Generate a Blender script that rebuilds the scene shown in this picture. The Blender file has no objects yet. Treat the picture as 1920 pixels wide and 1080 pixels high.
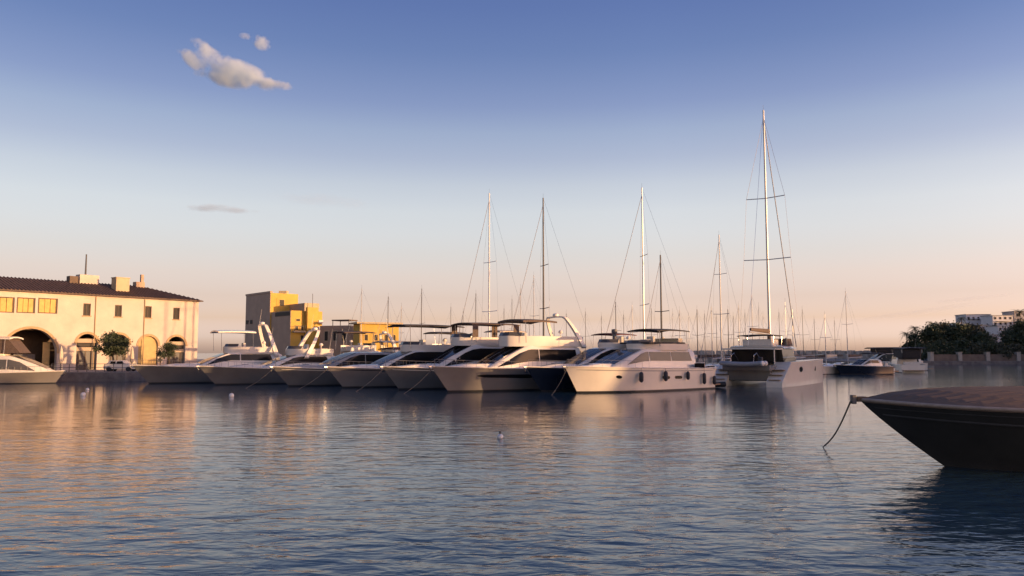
import bpy, math, random
from mathutils import Vector, Matrix

# ---------------------------------------------------------------- camera, sky, sun
scene = bpy.context.scene
COL = scene.collection
R = math.radians
rnd = random.Random(7)

F = 1450.0                       # focal length in pixels of the 1920 px wide photograph
CAMH = 3.5                       # eye height above the water
PITCH = math.atan(122.0 / F)
CP, SP = math.cos(PITCH), math.sin(PITCH)

cam_data = bpy.data.cameras.new('camera')
cam = bpy.data.objects.new('camera', cam_data)
COL.objects.link(cam)
cam_data.sensor_width = 36.0
cam_data.lens = 36.0 * F / 1920.0
cam_data.clip_start = 0.1
cam_data.clip_end = 30000
cam.location = (0, 0, CAMH)
cam.rotation_euler = (R(90) + PITCH, 0, 0)
scene.camera = cam

SUN_EL = R(4.5)
SUN_DIR = Vector((0.9403, -0.3403, 0)).normalized()      # horizontal direction towards the sun
SUN_AZ = math.atan2(SUN_DIR.x, SUN_DIR.y)             # clockwise from +Y

world = bpy.data.worlds.new('World')
scene.world = world
world.use_nodes = True
wn, wl = world.node_tree.nodes, world.node_tree.links
wn.clear()
w_out = wn.new('ShaderNodeOutputWorld')
w_bg = wn.new('ShaderNodeBackground')
w_sky = wn.new('ShaderNodeTexSky')
w_sky.sky_type = 'NISHITA'
w_sky.sun_disc = False
w_sky.sun_elevation = SUN_EL
w_sky.sun_rotation = SUN_AZ
w_sky.altitude = 0
w_sky.air_density = 1.0
w_sky.dust_density = 1.0
w_sky.ozone_density = 2.0
w_bg.inputs['Strength'].default_value = 0.15
# the evening air tints the sky by its height above the horizon, the same all the way round
w_co = wn.new('ShaderNodeTexCoord')
w_sep = wn.new('ShaderNodeSeparateXYZ')
w_ramp = wn.new('ShaderNodeValToRGB')
w_mul = wn.new('ShaderNodeMix')
w_mul.data_type = 'RGBA'
w_mul.blend_type = 'MULTIPLY'
w_mul.inputs[0].default_value = 1.0
wl.new(w_co.outputs['Generated'], w_sep.inputs[0])
wl.new(w_sep.outputs['Z'], w_ramp.inputs[0])
wl.new(w_sky.outputs[0], w_mul.inputs[6])
wl.new(w_ramp.outputs[0], w_mul.inputs[7])
# and it darkens smoothly towards the side opposite the sun
w_dot = wn.new('ShaderNodeVectorMath')
w_dot.operation = 'DOT_PRODUCT'
w_dot.inputs[1].default_value = SUN_DIR
w_side = wn.new('ShaderNodeMapRange')
w_side.inputs[1].default_value, w_side.inputs[2].default_value = -0.85, -0.15
w_side.inputs[3].default_value, w_side.inputs[4].default_value = 0.64, 1.0
w_mul2 = wn.new('ShaderNodeMix')
w_mul2.data_type = 'RGBA'
w_mul2.blend_type = 'MULTIPLY'
w_mul2.inputs[0].default_value = 1.0
wl.new(w_co.outputs['Generated'], w_dot.inputs[0])
wl.new(w_dot.outputs['Value'], w_side.inputs[0])
wl.new(w_mul.outputs[2], w_mul2.inputs[6])
wl.new(w_side.outputs[0], w_mul2.inputs[7])
wl.new(w_mul2.outputs[2], w_bg.inputs['Color'])
wl.new(w_bg.outputs[0], w_out.inputs[0])
SKY_TINT = [(0, (2.386, 2.316, 5.365)), (0.0192, (2.386, 2.316, 5.365)), (0.0426, (2.066, 1.57, 2.516)), (0.0701, (2.068, 1.413, 1.852)), (0.0976, (2.329, 1.513, 1.692)), (0.125, (2.466, 1.638, 1.68)), (0.1522, (2.672, 1.787, 1.74)), (0.1792, (2.823, 1.876, 1.748)), (0.2126, (2.709, 1.799, 1.677)), (0.2454, (2.299, 1.562, 1.581)), (0.2776, (2.052, 1.463, 1.545)), (0.3091, (1.634, 1.215, 1.458)), (0.3696, (1.176, 0.982, 1.338)), (0.4208, (1.004, 0.869, 1.303)), (1, (1.004, 0.869, 1.303))]
cr = w_ramp.color_ramp
while len(cr.elements) < len(SKY_TINT):
    cr.elements.new(0.5)
for e, (p, c) in zip(cr.elements, SKY_TINT):
    e.position = p
    e.color = (*c, 1)

sun_data = bpy.data.lights.new('sun', 'SUN')
sun_data.energy = 3.7
sun_data.color = (1.0, 0.60, 0.29)
sun_data.angle = R(0.5)
sun = bpy.data.objects.new('sun', sun_data)
COL.objects.link(sun)
to_sun = Vector((SUN_DIR.x * math.cos(SUN_EL), SUN_DIR.y * math.cos(SUN_EL), math.sin(SUN_EL)))
sun.rotation_euler = to_sun.to_track_quat('Z', 'Y').to_euler()

vs = scene.view_settings
vs.view_transform = 'Standard'
vs.look = 'None'
vs.exposure = 0.8
vs.gamma = 1.0
vs.use_curve_mapping = False
scene.cycles.use_denoising = True
scene.cycles.max_bounces = 8
scene.cycles.volume_bounces = 6
scene.cycles.caustics_reflective = False
scene.cycles.sample_clamp_indirect = 6.0


# ---------------------------------------------------------------- where a photograph pixel lies in the place
def ray(px, py):
    r, u = (px - 960) / F, (540 - py) / F
    return Vector((r, CP - u * SP, SP + u * CP))

def at(px, py, Y):
    d = ray(px, py)
    return Vector((0, 0, CAMH)) + d * (Y / d.y)

def wat(px, py, z=0.0):
    d = ray(px, py)
    return Vector((0, 0, CAMH)) + d * ((z - CAMH) / d.z)

def zat(py, Y):
    return at(960, py, Y).z

def xat(px, Y, z=2.0):
    return (px - 960) / F * (Y * CP + (z - CAMH) * SP)


# ---------------------------------------------------------------- materials
MATS = {}

def mat(name, col, rough=0.5, metal=0.0, var=0.12, scale=3.0, bump=0.0, bscale=20.0, spec=0.5, coat=0.0, stretch=(1, 1, 1), dirt=None):
    m = bpy.data.materials.new(name)
    m.use_nodes = True
    n, l = m.node_tree.nodes, m.node_tree.links
    b = n['Principled BSDF']
    b.inputs['Roughness'].default_value = rough
    b.inputs['Metallic'].default_value = metal
    b.inputs['Specular IOR Level'].default_value = spec
    b.inputs['Coat Weight'].default_value = coat
    tc = n.new('ShaderNodeTexCoord')
    mp = n.new('ShaderNodeMapping')
    mp.inputs['Scale'].default_value = stretch
    l.new(tc.outputs['Object'], mp.inputs[0])
    nz = n.new('ShaderNodeTexNoise')
    nz.inputs['Scale'].default_value = scale
    nz.inputs['Detail'].default_value = 6
    nz.inputs['Roughness'].default_value = 0.6
    l.new(mp.outputs[0], nz.inputs['Vector'])
    rp = n.new('ShaderNodeValToRGB')
    rp.color_ramp.elements[0].position = 0.3
    rp.color_ramp.elements[1].position = 0.7
    lo = tuple(max(0, c * (1 - var)) for c in col)
    hi = tuple(min(1, c * (1 + var)) for c in col)
    if dirt:
        lo = tuple(c * 0.45 + d * 0.55 for c, d in zip(col, dirt))
    rp.color_ramp.elements[0].color = (*lo, 1)
    rp.color_ramp.elements[1].color = (*hi, 1)
    l.new(nz.outputs[0], rp.inputs[0])
    l.new(rp.outputs[0], b.inputs['Base Color'])
    if bump:
        nb = n.new('ShaderNodeTexNoise')
        nb.inputs['Scale'].default_value = bscale
        nb.inputs['Detail'].default_value = 4
        l.new(mp.outputs[0], nb.inputs['Vector'])
        bp = n.new('ShaderNodeBump')
        bp.inputs['Strength'].default_value = bump
        bp.inputs['Distance'].default_value = 0.05
        l.new(nb.outputs[0], bp.inputs['Height'])
        l.new(bp.outputs[0], b.inputs['Normal'])
    MATS[name] = m
    return m

mat('gelcoat', (0.74, 0.675, 0.575), 0.22, var=0.05, scale=0.8, coat=0.3)
mat('gelcoat_cream', (0.72, 0.66, 0.56), 0.25, var=0.06, scale=0.8, coat=0.3)
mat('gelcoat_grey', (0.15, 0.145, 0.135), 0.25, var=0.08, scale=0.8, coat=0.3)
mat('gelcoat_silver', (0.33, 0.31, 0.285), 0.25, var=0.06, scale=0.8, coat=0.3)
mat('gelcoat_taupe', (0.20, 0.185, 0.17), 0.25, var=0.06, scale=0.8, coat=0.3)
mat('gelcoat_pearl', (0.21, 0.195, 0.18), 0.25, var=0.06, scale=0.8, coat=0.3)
mat('mast_white', (0.74, 0.72, 0.68), 0.4, var=0.05)
mat('gelcoat_navy', (0.012, 0.018, 0.032), 0.18, var=0.1, scale=0.8, coat=0.3)
mat('boot', (0.02, 0.022, 0.025), 0.5, var=0.2, scale=4)
mat('deck', (0.62, 0.59, 0.54), 0.6, var=0.08, scale=6)
mat('teak', (0.30, 0.19, 0.11), 0.6, var=0.2, scale=3, stretch=(0.6, 8, 8))
mat('yacht_glass', (0.010, 0.010, 0.011), 0.10, var=0.1, scale=1, spec=0.22)
mat('tint_glass', (0.09, 0.085, 0.08), 0.10, var=0.1, scale=1, spec=0.3)
mat('steel', (0.42, 0.41, 0.40), 0.25, metal=1.0, var=0.05)
mat('alloy', (0.46, 0.45, 0.43), 0.4, metal=0.3, var=0.08, scale=4)
mat('rail_steel', (0.20, 0.19, 0.18), 0.5, metal=0.4, var=0.1)
mat('alloy_dark', (0.10, 0.095, 0.09), 0.5, var=0.15, scale=4)
mat('canvas_dark', (0.035, 0.030, 0.028), 0.85, var=0.25, scale=5, bump=0.3, bscale=9)
mat('canvas_brown', (0.11, 0.075, 0.055), 0.85, var=0.25, scale=5, bump=0.3, bscale=9)
mat('canvas_cream', (0.62, 0.52, 0.38), 0.85, var=0.12, scale=5, bump=0.3, bscale=9)
mat('canvas_maroon', (0.10, 0.03, 0.03), 0.85, var=0.2, scale=5)
mat('cushion', (0.66, 0.60, 0.50), 0.8, var=0.1, scale=5)
mat('fender_black', (0.02, 0.022, 0.03), 0.6, var=0.2)
mat('fender_white', (0.7, 0.69, 0.66), 0.5, var=0.1)
mat('rubber_grey', (0.30, 0.30, 0.31), 0.6, var=0.1, scale=4)
mat('rope', (0.20, 0.17, 0.13), 0.9, var=0.25, scale=20)
mat('plaster', (0.56, 0.475, 0.385), 0.85, var=0.07, scale=0.35, bump=0.25, bscale=6, dirt=(0.40, 0.33, 0.27))
mat('plaster_trim', (0.40, 0.28, 0.15), 0.85, var=0.12, scale=1.5)
mat('roof_tile', (0.125, 0.08, 0.06), 0.8, var=0.35, scale=1.6, bump=0.5, bscale=8)
mat('shutter', (0.55, 0.36, 0.10), 0.7, var=0.15, scale=2)
mat('door_yellow', (0.47, 0.33, 0.13), 0.7, var=0.12, scale=2)
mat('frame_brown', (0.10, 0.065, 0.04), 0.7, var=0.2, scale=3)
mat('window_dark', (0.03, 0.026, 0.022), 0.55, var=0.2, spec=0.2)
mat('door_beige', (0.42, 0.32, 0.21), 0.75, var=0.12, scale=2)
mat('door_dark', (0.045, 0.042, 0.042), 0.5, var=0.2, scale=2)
mat('ochre', (0.54, 0.35, 0.07), 0.85, var=0.10, scale=0.5, bump=0.2, bscale=5)
mat('ochre_pale', (0.46, 0.37, 0.23), 0.85, var=0.10, scale=0.5, bump=0.2, bscale=5)
mat('terracotta', (0.40, 0.27, 0.18), 0.85, var=0.12, scale=0.6, bump=0.2, bscale=5)
mat('tan_shade', (0.42, 0.30, 0.205), 0.8, var=0.10, scale=0.6, bump=0.2, bscale=5)  # tan of the roof huts and of the apartment block's painted shade
mat('stone_quay', (0.17, 0.15, 0.135), 0.9, var=0.35, scale=0.9, bump=0.6, bscale=3)
mat('paving', (0.30, 0.27, 0.24), 0.9, var=0.15, scale=0.8, bump=0.2, bscale=8)
mat('wall_low', (0.17, 0.13, 0.10), 0.9, var=0.2, scale=0.6, bump=0.3, bscale=3)
mat('pillar_stone', (0.38, 0.345, 0.29), 0.9, var=0.15, scale=1.5, bump=0.3, bscale=6)
mat('house_white', (0.66, 0.63, 0.60), 0.85, var=0.10, scale=0.3)
mat('house_grey', (0.40, 0.37, 0.36), 0.85, var=0.12, scale=0.3)
mat('soil', (0.055, 0.055, 0.03), 0.95, var=0.4, scale=0.15, bump=0.5, bscale=0.8)
mat('bark', (0.09, 0.065, 0.045), 0.9, var=0.3, scale=4, bump=0.5, bscale=12)
mat('leaf', (0.045, 0.06, 0.025), 0.7, var=0.45, scale=0.9)
mat('leaf_olive', (0.06, 0.065, 0.035), 0.7, var=0.4, scale=0.9)
mat('leaf_palm', (0.055, 0.065, 0.03), 0.6, var=0.35, scale=1.5)
mat('hull_black', (0.048, 0.046, 0.043), 0.5, var=0.2, scale=0.8, bump=0.15, bscale=2)
mat('wood_deck', (0.165, 0.12, 0.092), 0.9, spec=0.12, var=0.09, scale=2.0, stretch=(0.5, 6, 6), bump=0.2, bscale=6)
mat('wood_cap', (0.36, 0.27, 0.20), 0.55, var=0.2, scale=2.0, stretch=(0.6, 5, 5))
mat('concrete', (0.40, 0.38, 0.35), 0.9, var=0.15, scale=0.8, bump=0.2, bscale=6)


# ---------------------------------------------------------------- mesh helpers
class MB:
    def __init__(self):
        self.v, self.f = [], []

    def add(self, vs, fs):
        o = len(self.v)
        self.v += [tuple(p) for p in vs]
        self.f += [tuple(i + o for i in f) for f in fs]
        return self

    def box(self, c, s, rz=0.0, taper=1.0):
        cx, cy, cz = c
        hx, hy, hz = s[0] / 2, s[1] / 2, s[2] / 2
        ca, sa = math.cos(rz), math.sin(rz)
        vs = []
        for z, k in ((-hz, 1.0), (hz, taper)):
            for x, y in ((-hx, -hy), (hx, -hy), (hx, hy), (-hx, hy)):
                x *= k; y *= k
                vs.append((cx + x * ca - y * sa, cy + x * sa + y * ca, cz + z))
        return self.add(vs, [(3, 2, 1, 0), (4, 5, 6, 7), (0, 1, 5, 4), (1, 2, 6, 5), (2, 3, 7, 6), (3, 0, 4, 7)])

    def rings(self, rs, closed=True, caps=True):
        n = len(rs[0])
        vs = [p for r in rs for p in r]
        fs = []
        m = n if closed else n - 1
        for i in range(len(rs) - 1):
            for j in range(m):
                a, b = i * n + j, i * n + (j + 1) % n
                fs.append((a, b, b + n, a + n))
        if caps:
            fs.append(tuple(reversed(range(n))))
            fs.append(tuple(range((len(rs) - 1) * n, len(rs) * n)))
        return self.add(vs, fs)

    def path(self, pts, r, n=6, r1=None):
        pts = [Vector(p) for p in pts]
        rs = []
        for i, p in enumerate(pts):
            d = (pts[min(i + 1, len(pts) - 1)] - pts[max(i - 1, 0)]).normalized()
            a = Vector((0, 0, 1)) if abs(d.z) < 0.9 else Vector((1, 0, 0))
            u = d.cross(a).normalized()
            w = u.cross(d).normalized()
            k = i / max(1, len(pts) - 1)
            rr = r if r1 is None else r + (r1 - r) * k
            rs.append([p + (u * math.cos(2 * math.pi * j / n) + w * math.sin(2 * math.pi * j / n)) * rr for j in range(n)])
        return self.rings(rs)

    def lathe(self, prof, c=(0, 0, 0), n=12):
        rs = []
        for r, z in prof:
            rs.append([(c[0] + r * math.cos(2 * math.pi * j / n), c[1] + r * math.sin(2 * math.pi * j / n), c[2] + z) for j in range(n)])
        return self.rings(rs)

    def prism(self, poly, ext):
        """polygon of 3-D points pushed along ext"""
        e = Vector(ext)
        a = [Vector(p) for p in poly]
        n = len(a)
        fs = [tuple(reversed(range(n))), tuple(range(n, 2 * n))]
        for i in range(n):
            j = (i + 1) % n
            fs.append((i, j, j + n, i + n))
        return self.add(a + [p + e for p in a], fs)

    def grid(self, rows, thick=None):
        """sheet from rows of points; thick: vector that gives it a back"""
        n = len(rows[0]); m = len(rows)
        if thick is None:
            vs = [p for r in rows for p in r]
            fs = [(i * n + j, i * n + j + 1, (i + 1) * n + j + 1, (i + 1) * n + j) for i in range(m - 1) for j in range(n - 1)]
            return self.add(vs, fs)
        t = Vector(thick)
        top = [Vector(p) for r in rows for p in r]
        vs = top + [p - t for p in top]
        o = n * m
        fs = []
        for i in range(m - 1):
            for j in range(n - 1):
                q = (i * n + j, i * n + j + 1, (i + 1) * n + j + 1, (i + 1) * n + j)
                fs.append(q); fs.append(tuple(k + o for k in reversed(q)))
        edge = [j for j in range(n)] + [i * n + n - 1 for i in range(1, m)] + [(m - 1) * n + j for j in range(n - 2, -1, -1)] + [i * n for i in range(m - 2, 0, -1)]
        for k in range(len(edge)):
            a, b = edge[k], edge[(k + 1) % len(edge)]
            fs.append((b, a, a + o, b + o))
        return self.add(vs, fs)

    def mesh(self, name):
        me = bpy.data.meshes.new(name)
        me.from_pydata(self.v, [], self.f)
        me.update()
        return me

    def build(self, name, material, parent=None, smooth=False, fix=True, label=None, bevel=0.0):
        me = self.mesh(name)
        me.materials.append(MATS[material] if isinstance(material, str) else material)
        if fix:
            import bmesh
            bm = bmesh.new(); bm.from_mesh(me)
            bmesh.ops.remove_doubles(bm, verts=bm.verts, dist=1e-5)
            bmesh.ops.recalc_face_normals(bm, faces=bm.faces)
            bm.to_mesh(me); bm.free()
        if smooth:
            for p in me.polygons:
                p.use_smooth = True
            me.set_sharp_from_angle(angle=R(38))
        o = bpy.data.objects.new(name, me)
        COL.objects.link(o)
        o.parent = parent
        if label:
            o['label'] = label
        if bevel:
            b = o.modifiers.new('bevel', 'BEVEL')
            b.width = bevel; b.segments = 2; b.limit_method = 'ANGLE'
        return o


def tag(o, label, cat, group=None):
    o['label'] = label
    o['category'] = cat
    if group:
        o['group'] = group
    return o

def thing(name, label, cat, loc=(0, 0, 0), rz=0.0, group=None):
    o = bpy.data.objects.new(name, None)
    COL.objects.link(o)
    o.location = loc
    o.rotation_euler = (0, 0, rz)
    o.empty_display_size = 0.5
    return tag(o, label, cat, group)

def structure(o):
    o['kind'] = 'structure'
    return o

def copy_tree(o, parent=None):
    c = o.copy()
    COL.objects.link(c)
    c.parent = parent
    for ch in [x for x in bpy.data.objects if x.parent == o]:
        copy_tree(ch, c)
    return c

def cut(o, cutter_mb):
    """carve openings out of a wall"""
    import bmesh
    cme = cutter_mb.mesh('cutter')
    bm = bmesh.new(); bm.from_mesh(cme)
    bmesh.ops.remove_doubles(bm, verts=bm.verts, dist=1e-4)
    bmesh.ops.recalc_face_normals(bm, faces=bm.faces)
    bm.to_mesh(cme); bm.free()
    co = bpy.data.objects.new('cutter', cme)
    COL.objects.link(co)
    co.matrix_world = o.matrix_world
    co.parent = o.parent
    co.location = o.location; co.rotation_euler = o.rotation_euler
    md = o.modifiers.new('cut', 'BOOLEAN')
    md.object = co; md.operation = 'DIFFERENCE'; md.solver = 'EXACT'
    bpy.context.view_layer.update()
    dg = bpy.context.evaluated_depsgraph_get()
    me = bpy.data.meshes.new_from_object(o.evaluated_get(dg))
    o.modifiers.clear()
    old = o.data
    o.data = me
    if not me.materials:
        me.materials.append(old.materials[0])
    bpy.data.objects.remove(co)
    return o


# ================================================================ WATER, LAND
def water():
    m = bpy.data.materials.new('harbour_water')
    m.use_nodes = True
    n, l = m.node_tree.nodes, m.node_tree.links
    b = n['Principled BSDF']
    b.inputs['Base Color'].default_value = (0.022, 0.055, 0.078, 1)
    b.inputs['Roughness'].default_value = 0.10
    b.inputs['IOR'].default_value = 1.333
    tc = n.new('ShaderNodeTexCoord')
    def layer(scale, strech, rot, detail, rough=0.5):
        mp = n.new('ShaderNodeMapping')
        mp.inputs['Scale'].default_value = strech
        mp.inputs['Rotation'].default_value = (0, 0, rot)
        l.new(tc.outputs['Object'], mp.inputs[0])
        z = n.new('ShaderNodeTexNoise')
        z.inputs['Scale'].default_value = scale
        z.inputs['Detail'].default_value = detail
        z.inputs['Roughness'].default_value = rough
        z.inputs['Distortion'].default_value = 0.3
        l.new(mp.outputs[0], z.inputs['Vector'])
        return z.outputs[0]
    a = layer(1.7, (0.6, 1.15, 1), R(9), 3, 0.5)
    c = layer(0.30, (0.7, 1.2, 1), R(-14), 2, 0.5)
    g = layer(0.035, (0.6, 1.6, 1), R(4), 3, 0.5)       # calmer and rougher patches
    gr = n.new('ShaderNodeMapRange')
    gr.inputs[1].default_value = 0.38; gr.inputs[2].default_value = 0.62
    gr.inputs[3].default_value = 0.55; gr.inputs[4].default_value = 1.15
    l.new(g, gr.inputs[0])
    s1 = n.new('ShaderNodeMath'); s1.operation = 'MULTIPLY'; s1.inputs[1].default_value = 0.055
    l.new(a, s1.inputs[0])
    s2 = n.new('ShaderNodeMath'); s2.operation = 'MULTIPLY_ADD'; s2.inputs[1].default_value = 0.085
    l.new(c, s2.inputs[0]); l.new(s1.outputs[0], s2.inputs[2])
    # sheltered and smoother towards the berths
    sp = n.new('ShaderNodeSeparateXYZ'); l.new(tc.outputs['Object'], sp.inputs[0])
    sh = n.new('ShaderNodeMapRange'); sh.interpolation_type = 'SMOOTHSTEP'
    sh.inputs[1].default_value = 12; sh.inputs[2].default_value = 56; sh.inputs[3].default_value = 1.2; sh.inputs[4].default_value = 0.22
    l.new(sp.outputs['Y'], sh.inputs[0])
    s4 = n.new('ShaderNodeMath'); s4.operation = 'MULTIPLY'
    l.new(s2.outputs[0], s4.inputs[0]); l.new(sh.outputs[0], s4.inputs[1])
    s3 = n.new('ShaderNodeMath'); s3.operation = 'MULTIPLY'
    l.new(s4.outputs[0], s3.inputs[0]); l.new(gr.outputs[0], s3.inputs[1])
    bp = n.new('ShaderNodeBump')
    bp.inputs['Strength'].default_value = 1.0
    bp.inputs['Distance'].default_value = 1.0
    l.new(s3.outputs[0], bp.inputs['Height'])
    l.new(bp.outputs[0], b.inputs['Normal'])
    mb = MB()
    xs = [-9000, -400, -120, 0, 120, 400, 9000]
    ys = [-2000, -60, 0, 60, 150, 500, 12000]
    mb.grid([[(x, y, 0) for x in xs] for y in ys])
    return structure(mb.build('water', m))
water()

# the quay that the yachts lie on and the town stands on
QUAY = [(-140, 95.5), (-47.5, 95.5), (-44, 107), (-44, 137), (-14, 137), (-14, 300), (-140, 300)]
mb = MB()
mb.prism([(x, y, -1.0) for x, y in QUAY], (0, 0, 2.1))
quay = structure(mb.build('quay', 'stone_quay'))
mb = MB()
q2 = [(-140, 96.2), (-48, 96.2), (-44.6, 107.3), (-44.6, 137.6), (-14.6, 137.6), (-14.6, 299), (-140, 299)]
mb.prism([(x, y, 1.104) for x, y in q2], (0, 0, 0.06))
structure(mb.build('pavement', 'paving'))
# the mole the sterns are tied to
mb = MB().prism([(-43.9, 107.5, -1), (-20, 99.2, -1), (-4, 92.5, -1), (9.5, 85, -1), (12, 88.5, -1), (-2, 96.5, -1), (-18.5, 103.5, -1), (-43.9, 112, -1)], (0, 0, 1.9))
structure(mb.build('mole', 'concrete'))

# far shore: promenade ground, the hillside behind it, and an unseen headland on the right, shaped to shade the boats
def shore_y(x):
    return 243 + 0.03 * (x - 120)
mb = MB()
mb.prism([(114, 238, -1), (400, 244, -1), (520, 700, -1), (60, 700, -1), (92, 262, -1)], (0, 0, 2.0))
structure(mb.build('far_shore', 'stone_quay'))
mb = MB()
rr_ = random.Random(5)
for i in range(150):
    x = -30 + i * 1.25 + rr_.uniform(-0.4, 0.4)
    for lay in range(3):
        sz = rr_.uniform(1.3, 2.2)
        mb.box((x + rr_.uniform(-0.5, 0.5), 330 + rr_.uniform(-1.2, 1.2) + lay * 1.2, 0.5 + lay * 1.5), (sz, sz * 1.2, sz * 1.1), rr_.random() * 3, 0.8)
structure(mb.build('breakwater', 'pillar_stone'))
# ridge line, given as (x, y, height)
RIDGE = [(165.2, 13.4, 16.4, 42), (166.2, 16.5, 17.5, 42), (172, 35, 17.2, 44), (184, 68, 17.6, 46), (197, 104, 17.2, 46), (209, 137, 17.6, 46), (221, 170, 17.4, 46), (234, 207, 18, 44), (243, 240, 19, 40), (243, 280, 19.5, 36), (231, 306, 19, 30), (216, 324, 17, 26), (205, 336, 15, 24), (192, 346, 11, 18), (182, 352, 5, 12), (174, 358, 0.5, 8)]
SHADE_KNOLL = [(150, -26, 0.5, 30), (154, -16, 11, 38), (157.4, -6, 18.5, 42), (160.5, 2, 19.0, 42), (163.0, 9.4, 19.0, 42)]  # unseen mound, added to keep the sun off the flared yacht's bow
def ridge(pts, steep_first, steep_last):
    rows = []
    for k in range(9):
        w = k / 8.0
        row = []
        for i, (x, y, h, hw) in enumerate(pts):
            a = Vector(pts[max(0, i - 1)][:2]); b_ = Vector(pts[min(len(pts) - 1, i + 1)][:2])
            d = (b_ - a).normalized()
            nrm = Vector((d.y, -d.x))
            off = (w - 0.5) * 2
            prof = math.cos(off * math.pi / 2) ** 0.8 if abs(off) < 1 else 0
            p = Vector((x, y)) + nrm * off * hw
            row.append((p.x, p.y, -0.8 + (h + 0.8) * prof + (math.sin(i * 2.3 + k * 1.7) * 0.6 if 0 < k < 8 else 0)))
        rows.append(row)
    m_ = MB().grid(rows)
    if steep_first:
        m_.prism([r[0] for r in rows], (-0.15, -0.3, -0.1))
    if steep_last:
        m_.prism([r[-1] for r in rows], (0.1, 0.3, -0.1))
    return m_
structure(ridge(SHADE_KNOLL, False, True).build('shade_knoll', 'soil', smooth=True))
mb = ridge(RIDGE, True, False)
structure(mb.build('hillside', 'soil', smooth=True))


# ================================================================ WAREHOUSE ON THE QUAY
FR = Vector((xat(369, 121.5), 121.5))
FL0 = Vector((xat(0, 100.0), 100.0))
FD = (FR - FL0).normalized()
FLEN = (FR - FL0).length
FEXT = 14.0                                    # the facade goes on beyond the left edge of the picture
FO = FL0 - FD * FEXT
FN = Vector((FD.y, -FD.x))                     # faces the water
FRZ = math.atan2(FD.y, FD.x)

def fac(px, py):
    """pixel -> (along the facade, height)"""
    d = ray(px, py)
    # FO + FD*u = t*d.xy
    t = (FO.x * FD.y - FO.y * FD.x) / (d.x * FD.y - d.y * FD.x)
    p = Vector((d.x * t, d.y * t))
    return (p - FO).dot(FD), CAMH + d.z * t

GZ = 1.164
ware = thing('warehouse', 'long cream waterfront warehouse with arches and low brown tiled roof', 'building', (FO.x, FO.y, GZ), FRZ)
ULEN = FEXT + FLEN
EAVE = fac(200, 556)[1] - GZ
WD = 13.0
wall = MB().box((ULEN / 2, 0.35, EAVE / 2), (ULEN, 0.7, EAVE)).build('wall', 'plaster', ware)

def arch_poly(u0, u1, zs, n=14):
    c, r = (u0 + u1) / 2, (u1 - u0) / 2
    pts = [(u0, -0.2), (u1, -0.2)]
    for i in range(n + 1):
        a = math.pi * i / n
        pts.append((c + r * math.cos(a), zs + r * math.sin(a)))
    return pts

ARCH = []
def arch_px(x0, x1, ytop):
    u0, u1 = fac(x0, 660)[0], fac(x1, 660)[0]
    zt = fac((x0 + x1) / 2, ytop)[1] - GZ
    return u0, u1, zt - (u1 - u0) / 2
A1 = arch_px(4, 107, 616)
A2 = arch_px(143, 182, 626)
A3 = arch_px(204, 241, 627)
A4 = arch_px(259, 296, 630)
A5 = arch_px(313, 347, 631)
cutter = MB()
for (u0, u1, zs) in (A1, A2, A3, A4, A5):
    cutter.prism([(u, -0.5, z) for u, z in arch_poly(u0, u1, zs)], (0, 2, 0))
WIN = []
for (x, y0, y1, w) in ((163, 569, 592, 14), (222, 572, 594, 13), (278, 574, 596, 12.5), (331, 577, 599, 12)):
    ua, ub = fac(x - w / 2, 580)[0], fac(x + w / 2, 580)[0]
    za, zb = fac(x, y1)[1] - GZ, fac(x, y0)[1] - GZ
    WIN.append((ua, ub, za, zb))
SHUT = []
for (x0, x1) in ((-70, -30), (-14, 27), (31, 66), (71, 108)):
    y0, y1 = 558 + 0.03 * x0, 587 + 0.02 * x0
    ua, ub = fac(x0, 575)[0], fac(x1, 575)[0]
    SHUT.append((ua, ub, fac(x1, y1)[1] - GZ, fac(x1, y0)[1] - GZ))
for (ua, ub, za, zb) in WIN + SHUT:
    cutter.box(((ua + ub) / 2, 0.3, (za + zb) / 2), (ub - ua, 2.0, zb - za))
cut(wall, cutter)
# end wall, back wall, inside partition
MB().box((ULEN - 0.3, 0.7 + (WD - 0.7) / 2, EAVE / 2), (0.6, WD - 0.7, EAVE)).build('end_wall', 'plaster', ware)
MB().box(((ULEN - 0.6) / 2, WD - 0.3, EAVE / 2), (ULEN - 0.6, 0.6, EAVE)).build('back_wall', 'plaster', ware)
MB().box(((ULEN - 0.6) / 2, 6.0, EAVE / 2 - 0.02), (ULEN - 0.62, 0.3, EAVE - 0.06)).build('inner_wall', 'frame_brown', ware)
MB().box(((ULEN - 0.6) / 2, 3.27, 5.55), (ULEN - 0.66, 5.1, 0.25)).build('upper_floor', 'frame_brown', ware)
# stone rings round the arches
for (u0, u1, zs) in (A1, A2, A3, A4, A5):
    c, r = (u0 + u1) / 2, (u1 - u0) / 2
    mb = MB()
    ro, ri = r + 0.32, r + 0.003
    ring = []
    for i in range(17):
        a = math.pi * i / 16
        ring.append([(c + rr * math.cos(a), y, zs + rr * math.sin(a)) for rr, y in ((ri, 0.1), (ri, -0.07), (ro, -0.07), (ro, 0.1))])
    mb.rings(ring)
    mb.build('arch_ring', 'plaster_trim', ware)
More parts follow.
